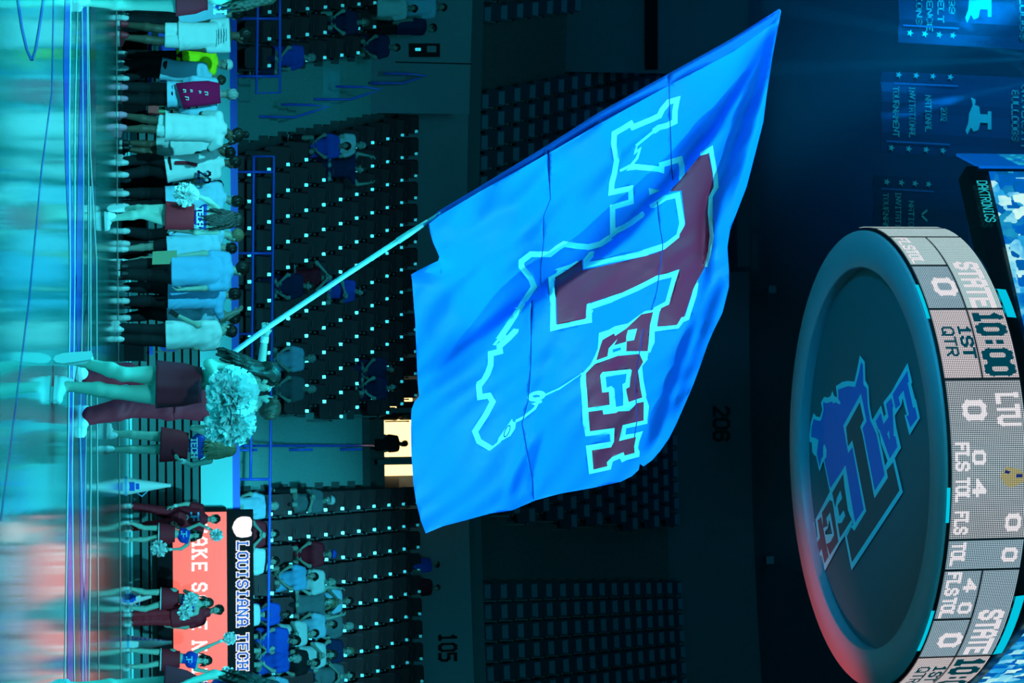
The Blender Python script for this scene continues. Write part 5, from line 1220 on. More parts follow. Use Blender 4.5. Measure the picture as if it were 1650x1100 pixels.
# ---- fourth cheerleader, left
o, J = person('dark-haired cheerleader with red skirt and TECH band, back turned, in front of the student row', (165, 345), 392, 180, 'light', True,
    {'pv': (283, 348), 'nk': (356, 352), 'hd': (377, 355), 'sL': (350, 336), 'sR': (350, 372), 'eL': (334, 322, -.05), 'wL': (312, 313, -.20), 'eR': (316, 374, -.02), 'wR': (303, 366, .20), 'aL': (196, 337, .25), 'aR': (180, 352), 'kL': (235, 337, .02), 'kR': (228, 345), 'tL': (180, 336, .30), 'tR': (168, 360, .06)}, look=(.1, .95, .2), curls=(.8, .6))
D = J['_D']; skirt(o, J, MRED, P(313, 349, D), P(266, 347, D), .155, .178, sq=.9)
crop_top(o, J, MNV, P(313, 350, D), P(333, 350, D)); hair(o, J, MHD, .40, drop=(.06, -.25, -1), seed=11); shoes(o, J, MWS, ((0, -.2, -1), None))
letters_on(o, 'TECH', P(322, 350, D)+np.array((0, -.155, 0)), np.array((1, 0, 0)), np.array((0, 0, 1)), np.array((0, -1, 0)), .07, MLET, bend=1.9)
pompom('pale pompom on the left hip of the dark-haired cheerleader', P(300, 313, D-.25), .15, MPOM, M_POLE, J['gL'], 280, 12)

# ---- two cheerleaders cut by the frame
g = G(120, -14); J = pose(g[1], 1.72, phi=180, ov={'nk': (398, -14), 'hd': (424, -8), 'wL': (300, -50), 'sR': (386, 10), 'eR': (345, 0, -.2), 'wR': (318, -16, -.3)}, root=g); J['_root'] = g
o = build_person('cheerleader at the left frame edge with long hair and maroon skirt, mostly out of frame', J, 'light', True); D = g[1]
skirt(o, J, MMR, P(334, -14, D), P(282, -14, D), .17, .23); crop_top(o, J, MNV, P(342, -12, D), P(370, -12, D)); hair(o, J, MHB, .46, drop=(.12, -.1, -1), seed=14); shoes(o, J, MWS)
letters_on(o, 'TECH', P(354, -8, D)+np.array((0, -.15, 0)), np.array((1, 0, 0)), np.array((0, 0, 1)), np.array((0, -1, 0)), .10, MLET, bend=1.9)
g = G(98, 1128); J = pose(g[1], 1.70, phi=170, ov={'nk': (398, 1118), 'hd': (432, 1116), 'sL': (388, 1094), 'eL': (345, 1086, -.1), 'wL': (300, 1100, -.25)}, root=g); J['_root'] = g
o = build_person('dark-haired cheerleader at the right frame edge, one bare arm in view', J, 'light', True); D = g[1]
skirt(o, J, MMR, P(322, 1126, D), P(262, 1124, D), .17, .25); crop_top(o, J, MNV, P(330, 1124, D), P(388, 1122, D)); hair(o, J, MHD, .40, drop=(-.25, -.1, -1), seed=15); shoes(o, J, MWS)

# ---- far cheerleaders in front of the coral board
def logo_lt(par, c, s):
    b = MB()
    for (x0, z0_, x1, z1_) in ((-.5, .3, .5, .5), (-.12, -.5, .12, .3), (-.5, -.5, -.2, -.3), (.15, -.2, .5, -.02)): b.add([c+np.array((x, 0, z))*s for x, z in ((x0, z0_), (x1, z0_), (x1, z1_), (x0, z1_))], [(0, 1, 2, 3)])
    b.build('chest_logo', MLB, par)
def vee(par, J, D, x, y, w):
    b = MB(); a, m_, c = P(x, y-w, D), P(x+6, y, D), P(x, y+w, D)
    for q in (0, -.014):
        pass
    b.tube([P(x-5, y-w, D-.06), P(x+6, y, D-.145), P(x-5, y+w, D-.06)], .013, 6); b.build('chest_stripe', MW, par)
o, J = person('male cheerleader in maroon with a logo on his chest, left end of the coral board', (206.4, 834), 358, 0, 'light', False,
    {'hd': (344, 836), 'nk': (332, 836), 'sL': (323, 817), 'sR': (322, 856), 'eL': (301, 811), 'wL': (280, 815, -.1), 'eR': (300, 856, -.05), 'wR': (284, 848, -.2), 'aL': (212, 815), 'aR': (212, 850), 'kL': (245, 820), 'kR': (247, 845)}, curls=(.5, .8))
shirt(o, J, MMR, sleeve=.6, hem=-.02); trousers(o, J, MMR, 1.95); hair(o, J, MHD, 0, seed=21); shoes(o, J, MWS); wristband(o, J, 'L', MW); wristband(o, J, 'R', MW)
D = J['_D']; vee(o, J, D, 298, 833, 15); logo_lt(o, P(314, 832, D-.16), .16)
def far_girl(label, foot, top, ov, sk, tp, seed, poms, looks=None):
    o, J = person(label, foot, top, 0, 'light', True, ov, curls=(.8, .8), look=looks); D = J['_D']
    skirt(o, J, MMR, P(sk[1], foot[1]+2, D), P(sk[0], foot[1]+2, D), .145, .20, band=MW); crop_top(o, J, MNV, P(tp[0], foot[1], D), P(tp[1], foot[1], D)); hair(o, J, MHD if seed % 2 else MHB, .16, seed=seed); shoes(o, J, MWS)
    wristband(o, J, 'L', MW); wristband(o, J, 'R', MW); logo_lt(o, P((tp[0]+tp[1])/2-1, foot[1]+2, D-.17), .11)
    for (lab, x, y, r, t, dd) in poms: pompom(lab, P(x, y, D+dd), r, MPOM, M_POLE, J['g'+t], 150, seed+ord(t))
    return o
far_girl('cheerleader with one pompom high and one low, beside the male with the chest logo', (204, 858), 332, {'hd': (317, 862), 'nk': (307, 864), 'sL': (302, 852), 'sR': (302, 877), 'eL': (321, 844, -.1), 'wL': (338, 852, -.2), 'eR': (292, 884), 'wR': (272, 885, -.15), 'aL': (212, 842), 'aR': (212, 869), 'kL': (232, 850), 'kR': (232, 869)},
    (255, 282), (288, 307), 31, [('small pompom raised in front of the coral board, left pair', 349, 862, .12, 'L', -.25), ('small pompom held low beside the maroon skirt, left pair', 256, 884, .15, 'R', -.2)])
far_girl('cheerleader with two pompoms at her chest, centre of the coral board', (204, 962), 347, {'hd': (334, 971), 'nk': (323, 973), 'sL': (317, 960), 'sR': (317, 987), 'eL': (298, 952, -.05), 'wL': (306, 962, -.22), 'eR': (292, 996, -.05), 'wR': (299, 985, -.25), 'aL': (212, 948), 'aR': (211, 979), 'kL': (234, 954), 'kR': (234, 981)},
    (258, 288), (293, 318), 32, [('left of two small pompoms at the centre cheerleader\'s chest', 307, 967, .135, 'L', -.32), ('right of two small pompoms at the centre cheerleader\'s chest', 299, 986, .135, 'R', -.34)])
o, J = person('man in red trousers and dark cap standing behind the centre cheerleader', (206, 1002), 362, 0, 'tan', False, {'hd': (349, 982), 'nk': (336, 986), 'aR': (213, 1002), 'aL': (213, 990), 'sL': (326, 972, .15), 'sR': (325, 1001, .15), 'hL': (284, 985), 'hR': (284, 1000), 'kR': (245, 1000), 'kL': (245, 988), 'pv': (284, 992)}, curls=(.5, .5))
shirt(o, J, MMR); trousers(o, J, MRED); shoes(o, J, MWS); hair(o, J, MHD, 0, full=1.08, seed=41)
far_girl('cheerleader with both arms flung up and out, right end of the coral board', (204, 1060), 344, {'hd': (332, 1064), 'nk': (321, 1064), 'sL': (315, 1050), 'sR': (315, 1078), 'eL': (336, 1041, -.05), 'wL': (359, 1031, -.1), 'eR': (334, 1082, -.05), 'wR': (354, 1087, -.1), 'aL': (212, 1047), 'aR': (212, 1074), 'kL': (234, 1049), 'kR': (234, 1073)},
    (258, 290), (294, 318), 33, [('small pompom thrust high over the coral board, right girl', 370, 1028, .12, 'L', -.1), ('small pompom half hidden by the frame-edge cheerleader', 367, 1084, .12, 'R', -.1)])
# megaphones standing on the floor
def mega(label, x, y, h, r, txt=False):
    g = G(x, y); o = empty('megaphone', g); tag(o, label, 'megaphone'); b = MB(); b.lathe(g, [(r, 0), (r*1.02, .012), (r*.93, .02), (r*.20, h*.94), (r*.22, h*.97), (r*.16, h), (.001, h)], 28); b.build('cone', MW, o, True)
    b = MB(); b.lathe(g, [(r*1.01, .0), (r*1.06, .012), (r*1.01, .026)], 28); b.build('rim', MLB, o, True)
    b = MB(); b.tube([g+np.array((r*.75, -.02, h*.25)), g+np.array((r*.75, -.02, h*.25))+np.array((.06, 0, .08)), g+np.array((r*.48, -.02, h*.5))], .012, 6); b.build('handle', MLB, o, True)
    if txt:
        def fn(u, v):
            z = h*(.88-.78*u); rr = r*(1-.78*z/h)+.006; a = -.9+.5*(v-.5)*(.6+.4*u); return g+np.array((rr*math.sin(a), -rr*math.cos(a), z))
        text_on('lettering', 'BULLDOGS', fn, 1.2, MBL, o, False, 5.6)
    else:
        for i, (q, s) in enumerate(((.14, .075), (.26, .05))):
            z = h*q; rr = r*(1-.78*q)+.008; b = MB(); c = g+np.array((0, -rr, z)); b.add([c+np.array((x_, 0, z_))*s for x_, z_ in ((-1, -.6), (1, -.6), (1, .6), (-1, .6))], [(0, 1, 2, 3)]); b.build('logo', MBL, o)
mega('white megaphone standing alone between the bleacher boards and the fair-haired cheerleader', 203, 783, .78, .165)
mega('white megaphone standing behind the legs of the centre cheerleader', 206.5, 962, .42, .16)
mega('white megaphone lettered BULLDOGS beside the right-end cheerleader', 206.5, 1037, .78, .16, True)

# ------------------------------------------------------------------ the row of people standing along the far left sideline
def std(label, foot, top, phi, tone, shirt_m, leg_m, ov, short=False, hairm=None, shoe=MWS, look=None, sl=.62, fem=True, long=0.0, bun=False, seed=0, curls=(.4, .4), hem=-.10, lend=1.95, toes=(None, None), fit=.020):
    o, J = person(label, foot, top, phi, tone, fem, ov, curls=curls, look=look)
    shirt(o, J, shirt_m, fem, sl, hem, fit, ph=seed)
    if leg_m is not None: (shorts(o, J, leg_m, .72) if short else trousers(o, J, leg_m, lend, .012, .02, ph=seed))
    if hairm is not None: hair(o, J, hairm, long, bun, seed=seed)
    shoes(o, J, shoe, toes); return o, J
std('person in black trousers and pale shirt hidden behind the long-haired cheerleader at left', (192, 24), 392, 180, 'tan', MWB, MK, {'hd': (378, 22), 'nk': (360, 22), 'aL': (204, 13), 'aR': (204, 31)}, hairm=MHD, seed=51, fem=False)
o, J = std('player in white shirt and pale shorts leaning forward with lines printed on the back', (190, 56), 408, 165, 'dark', MW, MW, {'pv': (300, 58), 'nk': (366, 57), 'hd': (390, 58, .10), 'sL': (366, 36), 'sR': (366, 78), 'eR': (330, 80), 'wR': (297, 78, .1), 'eL': (338, 36, .1), 'wL': (310, 40, .2), 'aR': (208, 60), 'aL': (207, 40, .2), 'kR': (252, 66), 'kL': (252, 46)}, True, MHD, MRS, (.7, .6, -.1), .8, seed=52)
b = MB()
for i in range(4): b.tube([P(352+i*4.2, 46, J['_D']-.20), P(352+i*4.2, 72-i*2, J['_D']-.20)], .006, 4)
b.build('back_print', MGY, o)
o, J = std('person in a bright yellow-green safety vest and white cap behind the bending figure', (196, 98), 382, 15, 'tan', MHV, MK, {'hd': (362, 104), 'nk': (348, 100), 'sL': (342, 84), 'sR': (342, 116), 'wL': (300, 86), 'wR': (300, 114)}, hairm=None, seed=53, sl=.5, look=(.5, -.8, 0))
R_ = J['_hr']; b = MB(); c_ = J['hd']+R_[2]*.055
b.lathe(c_, [(.098, -.02), (.100, .0), (.090, .05), (.05, .085), (.002, .092)], 18, ax=R_[2]); b.box(c_+R_[1]*.12-R_[2]*.005, (.13, .10, .012), R_.T); b.build('cap', MW, o, True)
o, J = std('figure in a pale blue warm-up jacket bending low behind the maroon towel', (195, 116), 362, 205, 'tan', MWB, MK, {'pv': (268, 112), 'nk': (338, 124, .05), 'hd': (352, 128, .2), 'sL': (328, 106), 'sR': (332, 138), 'eL': (300, 104), 'wL': (274, 108, .2), 'eR': (318, 138), 'wR': (290, 136)}, hairm=MHB, seed=54, sl=1.7)
o, J = std('person with a maroon towel over the shoulders, grey head turned away, black trousers', (191, 150), 383, 185, 'tan', MWB, MK, {'pv': (280, 152), 'nk': (352, 152), 'hd': (370, 152), 'sL': (345, 132), 'sR': (344, 176), 'eL': (312, 128), 'eR': (308, 182), 'wR': (282, 176, .15), 'wL': (290, 132, .2), 'aL': (205, 140), 'aR': (205, 160)}, hairm=MHG, seed=55, sl=1.6, shoe=MPK)
D = J['_D']
tw = empty('towel', P(282, 150, D-.1)); tag(tw, 'maroon towel with white print draped over a pale jacket in the student row', 'towel')
tp_ = [((354, 134), (356, 166)), ((335, 130), (330, 170)), ((312, 131), (308, 172)), ((283, 134), (296, 176))]
v = []; nt_ = 9
for i, (a, c) in enumerate(tp_):
    for j in range(nt_):
        t = j/(nt_-1); v.append(P(a[0]+(c[0]-a[0])*t, a[1]+(c[1]-a[1])*t, D-.215-.05*math.sin(t*3.1)+.012*math.sin(j*2.3+i)))
n = len(v); v2 = [p+np.array((0, .02, 0)) for p in v]
f = [(i*nt_+j, i*nt_+j+1, (i+1)*nt_+j+1, (i+1)*nt_+j) for i in range(3) for j in range(nt_-1)]
b = MB(); b.add(v+v2, f+[tuple(q+n for q in ff[::-1]) for ff in f]+[(j, j+n, j+1+n, j+1) for j in range(nt_-1)]+[(3*nt_+j, 3*nt_+j+1, 3*nt_+j+1+n, 3*nt_+j+n) for j in range(nt_-1)]+[(i*nt_, (i+1)*nt_, (i+1)*nt_+n, i*nt_+n) for i in range(3)]+[(i*nt_+nt_-1, i*nt_+nt_-1+n, (i+1)*nt_+nt_-1+n, (i+1)*nt_+nt_-1) for i in range(3)])
b.build('cloth', mat('towel_magenta', (.75, .01, .09), .9, .1), tw, True)
for i, (x, y, s_) in enumerate(((297, 146, 4), (301, 158, 5), (308, 146, 3), (322, 148, 3), (332, 150, 5))):
    b = MB(); b.tube([P(x-s_*.6, y-s_*.4, D-.295), P(x+s_*.5, y-s_*.3, D-.295), P(x+s_*.6, y+s_*.6, D-.295), P(x-s_*.3, y+s_*.5, D-.295)], .010, 5); b.build('print', MLET, tw)
o, J = std('tall player in a long plain white T-shirt and pink shoes looking down to the right', (188, 202), 396, 165, 'dark', MW, MW, {'pv': (285, 205), 'nk': (362, 208), 'hd': (377, 218, .05), 'sL': (352, 186), 'sR': (352, 230), 'eR': (338, 240, .1), 'wR': (368, 233, .25), 'eL': (325, 184, .3), 'wL': (335, 200, .42), 'aL': (208, 186, .2), 'aR': (204, 208), 'kL': (243, 194, .1), 'kR': (243, 208)}, True, MHD, MPK, (.85, .3, -.3), .75, seed=56, hem=-.16, fit=.026, bun=True)
std('player in white shorts with blue trim, half hidden right of the long white T-shirt', (194, 236), 384, 175, 'dark', MW, MW, {'pv': (285, 236, .4), 'hd': (366, 246, .5), 'aL': (212, 230, .3), 'aR': (212, 240, .4)}, True, MHD, MBS, None, .7, seed=57)
o, J = std('player in white jersey number 22 with maroon side stripe and black tights', (192, 270), 387, 200, 'dark', MW, MK, {'pv': (278, 272), 'nk': (358, 262), 'hd': (374, 262), 'sL': (346, 246), 'sR': (350, 282), 'eL': (318, 248, .2), 'wL': (300, 262, .3), 'eR': (322, 290), 'wR': (302, 292, .2)}, False, MHD, MWS, (.5, .8, 0), .6, seed=58)
D = J['_D']; text_on('number', '22', quadfn(P(320, 276, D-.24), P(320, 294, D-.24), P(338, 276, D-.24)), 1.4, MNV2, o)
b = MB(); b.tube([P(282, 262, D-.17), P(300, 262, D-.19), P(318, 266, D-.20)], .028, 6); b.build('side_stripe', MMR, o)
o, J = std('player in dark jersey number 21 behind the hip pompom', (196, 300), 380, 180, 'dark', MNV2, MK, {'pv': (275, 298, .3)}, False, MHD, MWS, seed=59)
D = J['_D']; text_on('number', '21', quadfn(P(305, 290, D-.0), P(305, 308, D-.0), P(320, 290, D-.0)), 1.4, MW, o)
std('student in pale blue shirt with dark hair, left shoulder showing past the dark-haired cheerleader', (193, 322), 388, 185, 'tan', MWB, MK, {'pv': (278, 322), 'nk': (362, 318), 'hd': (377, 324), 'sL': (352, 300), 'sR': (352, 342), 'eL': (322, 296)}, False, MHD, MWS, seed=60, fem=False)
o, J = std('short-haired fair student in pale blue shirt right of the dark-haired cheerleader', (194, 384), 392, 170, 'light', MWB, MK, {'pv': (284, 384), 'nk': (358, 376), 'hd': (378, 380), 'sL': (352, 362), 'sR': (350, 396), 'eR': (318, 402), 'wR': (290, 398, .2)}, False, MHL, MWS, (.6, .7, 0), seed=61, fem=False)
o, J = std('student behind the open cardboard sheet, pale shirt and black shorts', (192, 412), 384, 180, 'tan', MWB, MK, {'pv': (280, 402, .2), 'nk': (352, 398, .2), 'hd': (368, 400, .25)}, True, MHD, MWS, seed=62, fem=False)
o, J = std('student in bright blue T-shirt with dark hair and black trousers, arms hanging, face turned right', (191, 434), 404, 185, 'light', MLB, MK, {'pv': (282, 436), 'nk': (372, 436), 'hd': (387, 434), 'sL': (364, 414), 'sR': (362, 460), 'eL': (328, 408), 'wL': (290, 412, -.05), 'eR': (328, 464), 'wR': (296, 466, -.05), 'aL': (208, 428), 'aR': (208, 442)}, False, MHD, MBS, (.55, .75, .35), .62, seed=63, fem=False, hem=-.05, fit=.026)
D = J['_D']
bd = empty('cardboard_sheet', P(246, 415, D-.1)); tag(bd, 'plain greenish cardboard sheet hanging from a student hand', 'cardboard'); b = MB()
v = [P(x, y, D-.12) for x, y in ((246, 405), (245, 426), (285, 425), (285, 403))]; b.add(v+[p+np.array((0, .012, 0)) for p in v], [(0, 1, 2, 3), (7, 6, 5, 4), (0, 4, 5, 1), (1, 5, 6, 2), (2, 6, 7, 3), (3, 7, 4, 0)]); b.build('sheet', mat('cardboard', (.34, .36, .22), .8, .2), bd)
o, J = std('student in blue T-shirt clapping with raised hands, between the blue T-shirt and the phone holder', (193, 474), 394, 185, 'tan', MLB, MK, {'pv': (282, 476), 'nk': (360, 476), 'hd': (374, 474), 'sL': (352, 458), 'sR': (352, 500), 'eL': (316, 458), 'wL': (290, 466, .1), 'eR': (356, 512, .1), 'wR': (379, 502, .3)}, False, MHD, MWS, (.2, .9, .2), .62, seed=64, fem=False)
std('student in pale shirt mostly hidden, arms up beside the clapping student', (195, 500), 392, 200, 'tan', MWB, MK, {'pv': (280, 502, .5), 'nk': (356, 500, .5), 'hd': (373, 512, .55), 'eR': (355, 520, .5), 'wR': (378, 506, .4)}, False, MHD, MWS, seed=65)
o, J = std('student in bright white T-shirt holding a phone low, dark cropped hair, black trousers', (186, 536), 384, 195, 'light', MW, MK, {'pv': (278, 540), 'nk': (354, 538), 'hd': (367, 532), 'sL': (346, 524), 'sR': (346, 556), 'eL': (318, 524, -.12), 'wL': (288, 509, -.05), 'eR': (315, 560), 'wR': (294, 552, .25), 'aL': (204, 528), 'aR': (204, 546), 'kL': (243, 532), 'kR': (243, 548)}, False, MHD, MWS, (-.6, .6, -.2), .62, seed=66, fem=False, fit=.024)
D = J['_D']; ph_ = MB(); ph_.box(P(280, 505, D-.16), (.075, .010, .15), Matrix.Rotation(.6, 3, 'Y')); ph_.box(P(280, 505, D-.166), (.066, .004, .135), Matrix.Rotation(.6, 3, 'Y'), 1); o2 = ph_.build('phone', [MBS, M_BLKG]); tag(o2, 'dark phone held low by the student in the bright white T-shirt', 'phone')

# chairs and kit behind the student row
M_CHB = mat('blue_chair_plastic', (.03, .12, .75), .35, .5)
def chair(label, x, y, ang=0.0):
    g = G(x, y); g = np.array((g[0], g[1], 0)); o = empty('folding_chair', g); tag(o, label, 'chair'); Rz = np.array(Matrix.Rotation(ang, 3, 'Z'))
    def tr_(p): return g+Rz @ np.array(p)
    b = MB(); rbox(b, (0, 0, 0), (.44, .42, .04), .05); v = [tr_((p[0], p[1], p[2]+.46)) for p in b.v]; b.v = [tuple(q) for q in v]; b.build('seat', M_CHB, o)
    b = MB(); rbox(b, (0, .20, .76), (.44, .035, .30), .06); b.v = [tuple(tr_(p)) for p in b.v]; b.build('backrest', M_CHB, o)
    for s in (-1, 1):
        b = MB(); b.tube([tr_((s*.22, .22, .92)), tr_((s*.22, .14, .46)), tr_((s*.22, -.20, .01))], .012, 6); b.build('leg', M_BLKG, o)
        b = MB(); b.tube([tr_((s*.20, -.14, .46)), tr_((s*.20, .22, .01))], .012, 6); b.build('leg', M_BLKG, o)
for i, (y, lab) in enumerate(((52, 'blue folding chair behind the leaning player at far left'), (84, 'blue folding chair below the yellow-green vest'), (112, 'blue folding chair right of the yellow-green vest'), (252, 'blue folding chair behind jersey number 22, left of two'), (302, 'blue folding chair behind the hip pompom'), (446, 'blue folding chair between the two blue T-shirts'), (549, 'blue folding chair beside the phone holder, end of the row'))):
    chair(lab, 200, y, .15*(-1)**i)
def kit(name, label, cat, x, y, sz, m, lid=None):
    g = G(x, y); o = empty(name, g); tag(o, label, cat); b = MB(); b.box(g+np.array((0, 0, sz[2]/2)), sz); b.build('body', m, o)
    b = MB(); b.box(g+np.array((0, 0, sz[2]+.02)), (sz[0]*1.03, sz[1]*1.03, .04)); b.build('lid', lid or M_BLKG, o); return o, g
kit('equipment_case', 'black equipment case behind the legs at far left of the row', 'case', 198, 78, (.9, .45, .40), M_BLACK)
o, g = kit('equipment_case', 'black equipment case under the red bottle carrier', 'case', 198, 174, (.75, .5, .40), M_BLACK)
bc = empty('bottle_carrier', g+np.array((0, 0, .44))); tag(bc, 'red bottle carrier standing on the black case beside the white T-shirt', 'bottle carrier'); b = MB(); b.box(g+np.array((0, -.05, .53)), (.24, .2, .18)); b.build('crate', mat('red_plastic', (.95, .03, .03), .4, .4), bc)
b = MB(); b.tube([g+np.array((-.11, -.05, .6)), g+np.array((-.11, -.05, .86)), g+np.array((.11, -.05, .86)), g+np.array((.11, -.05, .6))], .012, 6); b.build('handle', mat('red_plastic_handle', (.95, .03, .03), .4, .4), bc)
for i, s in enumerate((-1, 1)):
    q = g+np.array((s*.06, -.06, .62)); bt = empty('bottle', q); tag(bt, 'green-topped drink bottle in the red carrier, %s one' % ('left' if s < 0 else 'right'), 'bottle')
    b = MB(); b.lathe(q, [(.036, -.12), (.038, 0), (.036, .08), (.022, .11)], 12); b.build('flask', mat('bottle_green_%d' % i, (.12, .40, .18), .35, .5), bt, True); b = MB(); b.lathe(q, [(.024, .10), (.024, .13), (.010, .14), (.010, .17), (.001, .17)], 10); b.build('cap', MW, bt, True)
kit('equipment_case', 'black equipment case between the white jersey and the hip pompom', 'case', 199, 284, (.6, .45, .42), M_BLACK)
kit('equipment_case', 'long black equipment case behind the middle of the student row', 'case', 200, 400, (1.1, .45, .36), M_BLACK)
o, g = kit('equipment_case', 'low black case with silver clips beside the bleacher boards', 'case', 200, 566, (.34, .4, .34), M_BLACK)

# ------------------------------------------------------------------ seated spectators: a few poses built once, copied with their own clothes
def seated(kind, tone):
    h = 1.72; z = np.zeros(3); k = h/1.75; f = np.array((0, -1.0, 0)); u = np.array((1.0, 0, 0))
    A = lambda x, y, zz: np.array((x, -y, zz))
    ln = {'upright': .0, 'forward': .22, 'cheer': .02, 'clap': .06, 'hands_head': -.02, 'phone': .10}[kind]
    J = {'pv': A(0, .0, .53), 'wa': A(0, .02+ln*.4, .70), 'ch': A(0, .03+ln*.8, .90), 'nk': A(0, .03+ln, 1.08), 'hd': A(0, .07+ln*1.15, 1.22)}
    for s, t in ((-1, 'L'), (1, 'R')):
        J['s'+t] = A(s*.17, .02+ln, 1.03); J['h'+t] = A(s*.10, .03, .50); J['k'+t] = A(s*.15, .46, .50); J['a'+t] = A(s*.13, .48, .08); J['t'+t] = A(s*.15, .64, .03)
        if kind in ('upright', 'forward'): J['e'+t] = A(s*.24, .12+ln*.8, .78); J['w'+t] = A(s*.13, .34, .62)
        elif kind == 'cheer': J['e'+t] = A(s*.34, .08, 1.15); J['w'+t] = A(s*.30, .12, 1.40)
        elif kind == 'clap': J['e'+t] = A(s*.24, .16, .82); J['w'+t] = A(s*.06, .36, .98)
        elif kind == 'hands_head': J['e'+t] = A(s*.30, .22, 1.0); J['w'+t] = A(s*.08, .20, 1.20)
        else: J['e'+t] = A(s*.22, .18, .80); J['w'+t] = A(s*.06, .38, .86)
    J['_f'], J['_u'], J['_k'], J['_h'], J['_root'] = f, u, k, h, z
    b = build_person('x', J, tone, False, curls=(.5, .5), vox=.019, hvox=.010)
    return b, J
PROTO = {}
def proto(kind, tone, hairk):
    key = (kind, tone, hairk)
    if key in PROTO: return PROTO[key]
    b, J = seated(kind, tone)
    s = shirt(b, J, MGY, False, .62, -.06, .024, .018); t = trousers(b, J, MK, 1.9, .02, .015, .018); sh = []
    if hairk == 'cap':
        m = MB(); R_ = J['_hr']; c_ = J['hd']+R_[2]*.05; m.lathe(c_, [(.092, -.02), (.096, .0), (.088, .05), (.05, .082), (.002, .09)], 16, ax=R_[2]); m.box(c_+R_[1]*.12, (.13, .11, .012), R_.T); hr = m.build('cap', MBL, b, True)
    elif hairk == 'long': hr = hair(b, J, MHD, .26, vox=.016, seed=4)
    elif hairk == 'bald': hr = None
    else: hr = hair(b, J, MHD, 0, vox=.016)
    shoes(b, J, MBS)
    PROTO[key] = [b, J, False]; return PROTO[key]
HAIRM = {'short': MHD, 'long': MHB, 'cap': MBL, 'grey': MHG, 'bald': None}
def slot(o, m):
    o.material_slots[0].link = 'OBJECT'; o.material_slots[0].material = m
def tree(o, parent=None):
    c = o.copy(); COL.objects.link(c); c.parent = parent
    for ch in o.children: tree(ch, c)
    return c
_OP = []
def open_pan():
    if not _OP:
        b = MB(); b.box((0, -.10, .405), (.42, .42, .05)); me = bpy.data.meshes.new('seat_pan'); me.from_pydata(b.v, [], b.f); me.materials.append(M_SEATP); _OP.append(me)
    return _OP[0]
def spectator(label, x, y, kind, sm, hk='short', tone='tan', hm=None, tm=None, row=None, turn=0.0, sc=1.0):
    """x, y = pixel of the head; the row of seats under it is looked up"""
    best = None
    for st in SEATS:
        if st[3] or st[4] != 'low': continue
        hd_ = st[1]+np.array((0, -.12, 1.24*sc)); q = hd_-CAM; d_ = q @ FWD; xx = 825+(q @ UPV)/d_*F_PX; yy = 550+(q @ RTV)/d_*F_PX
        e = math.hypot(xx-x, yy-y)
        if best is None or e < best[0]: best = (e, st)
    st = best[1]; st[3] = True; a = st[2]; pz = st[1]+np.array((-.13*math.sin(a), -.13*math.cos(a), 0))
    for ch in st[0].children:
        if ch.name.startswith('seat_pan'): ch.data = open_pan()
        if ch.name.startswith('lip'): ch.location = (0, -.2, .08)
    P_ = proto(kind, tone, 'short' if hk == 'grey' else hk)
    o = P_[0] if not P_[2] else tree(P_[0]); P_[2] = True
    o.location = pz; o.rotation_euler[2] = -a+turn; o.scale = (sc, sc, sc); tag(o, label, 'person', 'seated spectators')
    for ch in o.children:
        n = ch.name.split('.')[0]
        if n == 'shirt': slot(ch, sm)
        elif n == 'trousers': slot(ch, tm or MK)
        elif n in ('hair', 'cap'): slot(ch, hm or (MHG if hk == 'grey' else MBL if n == 'cap' else MHD))
    return o
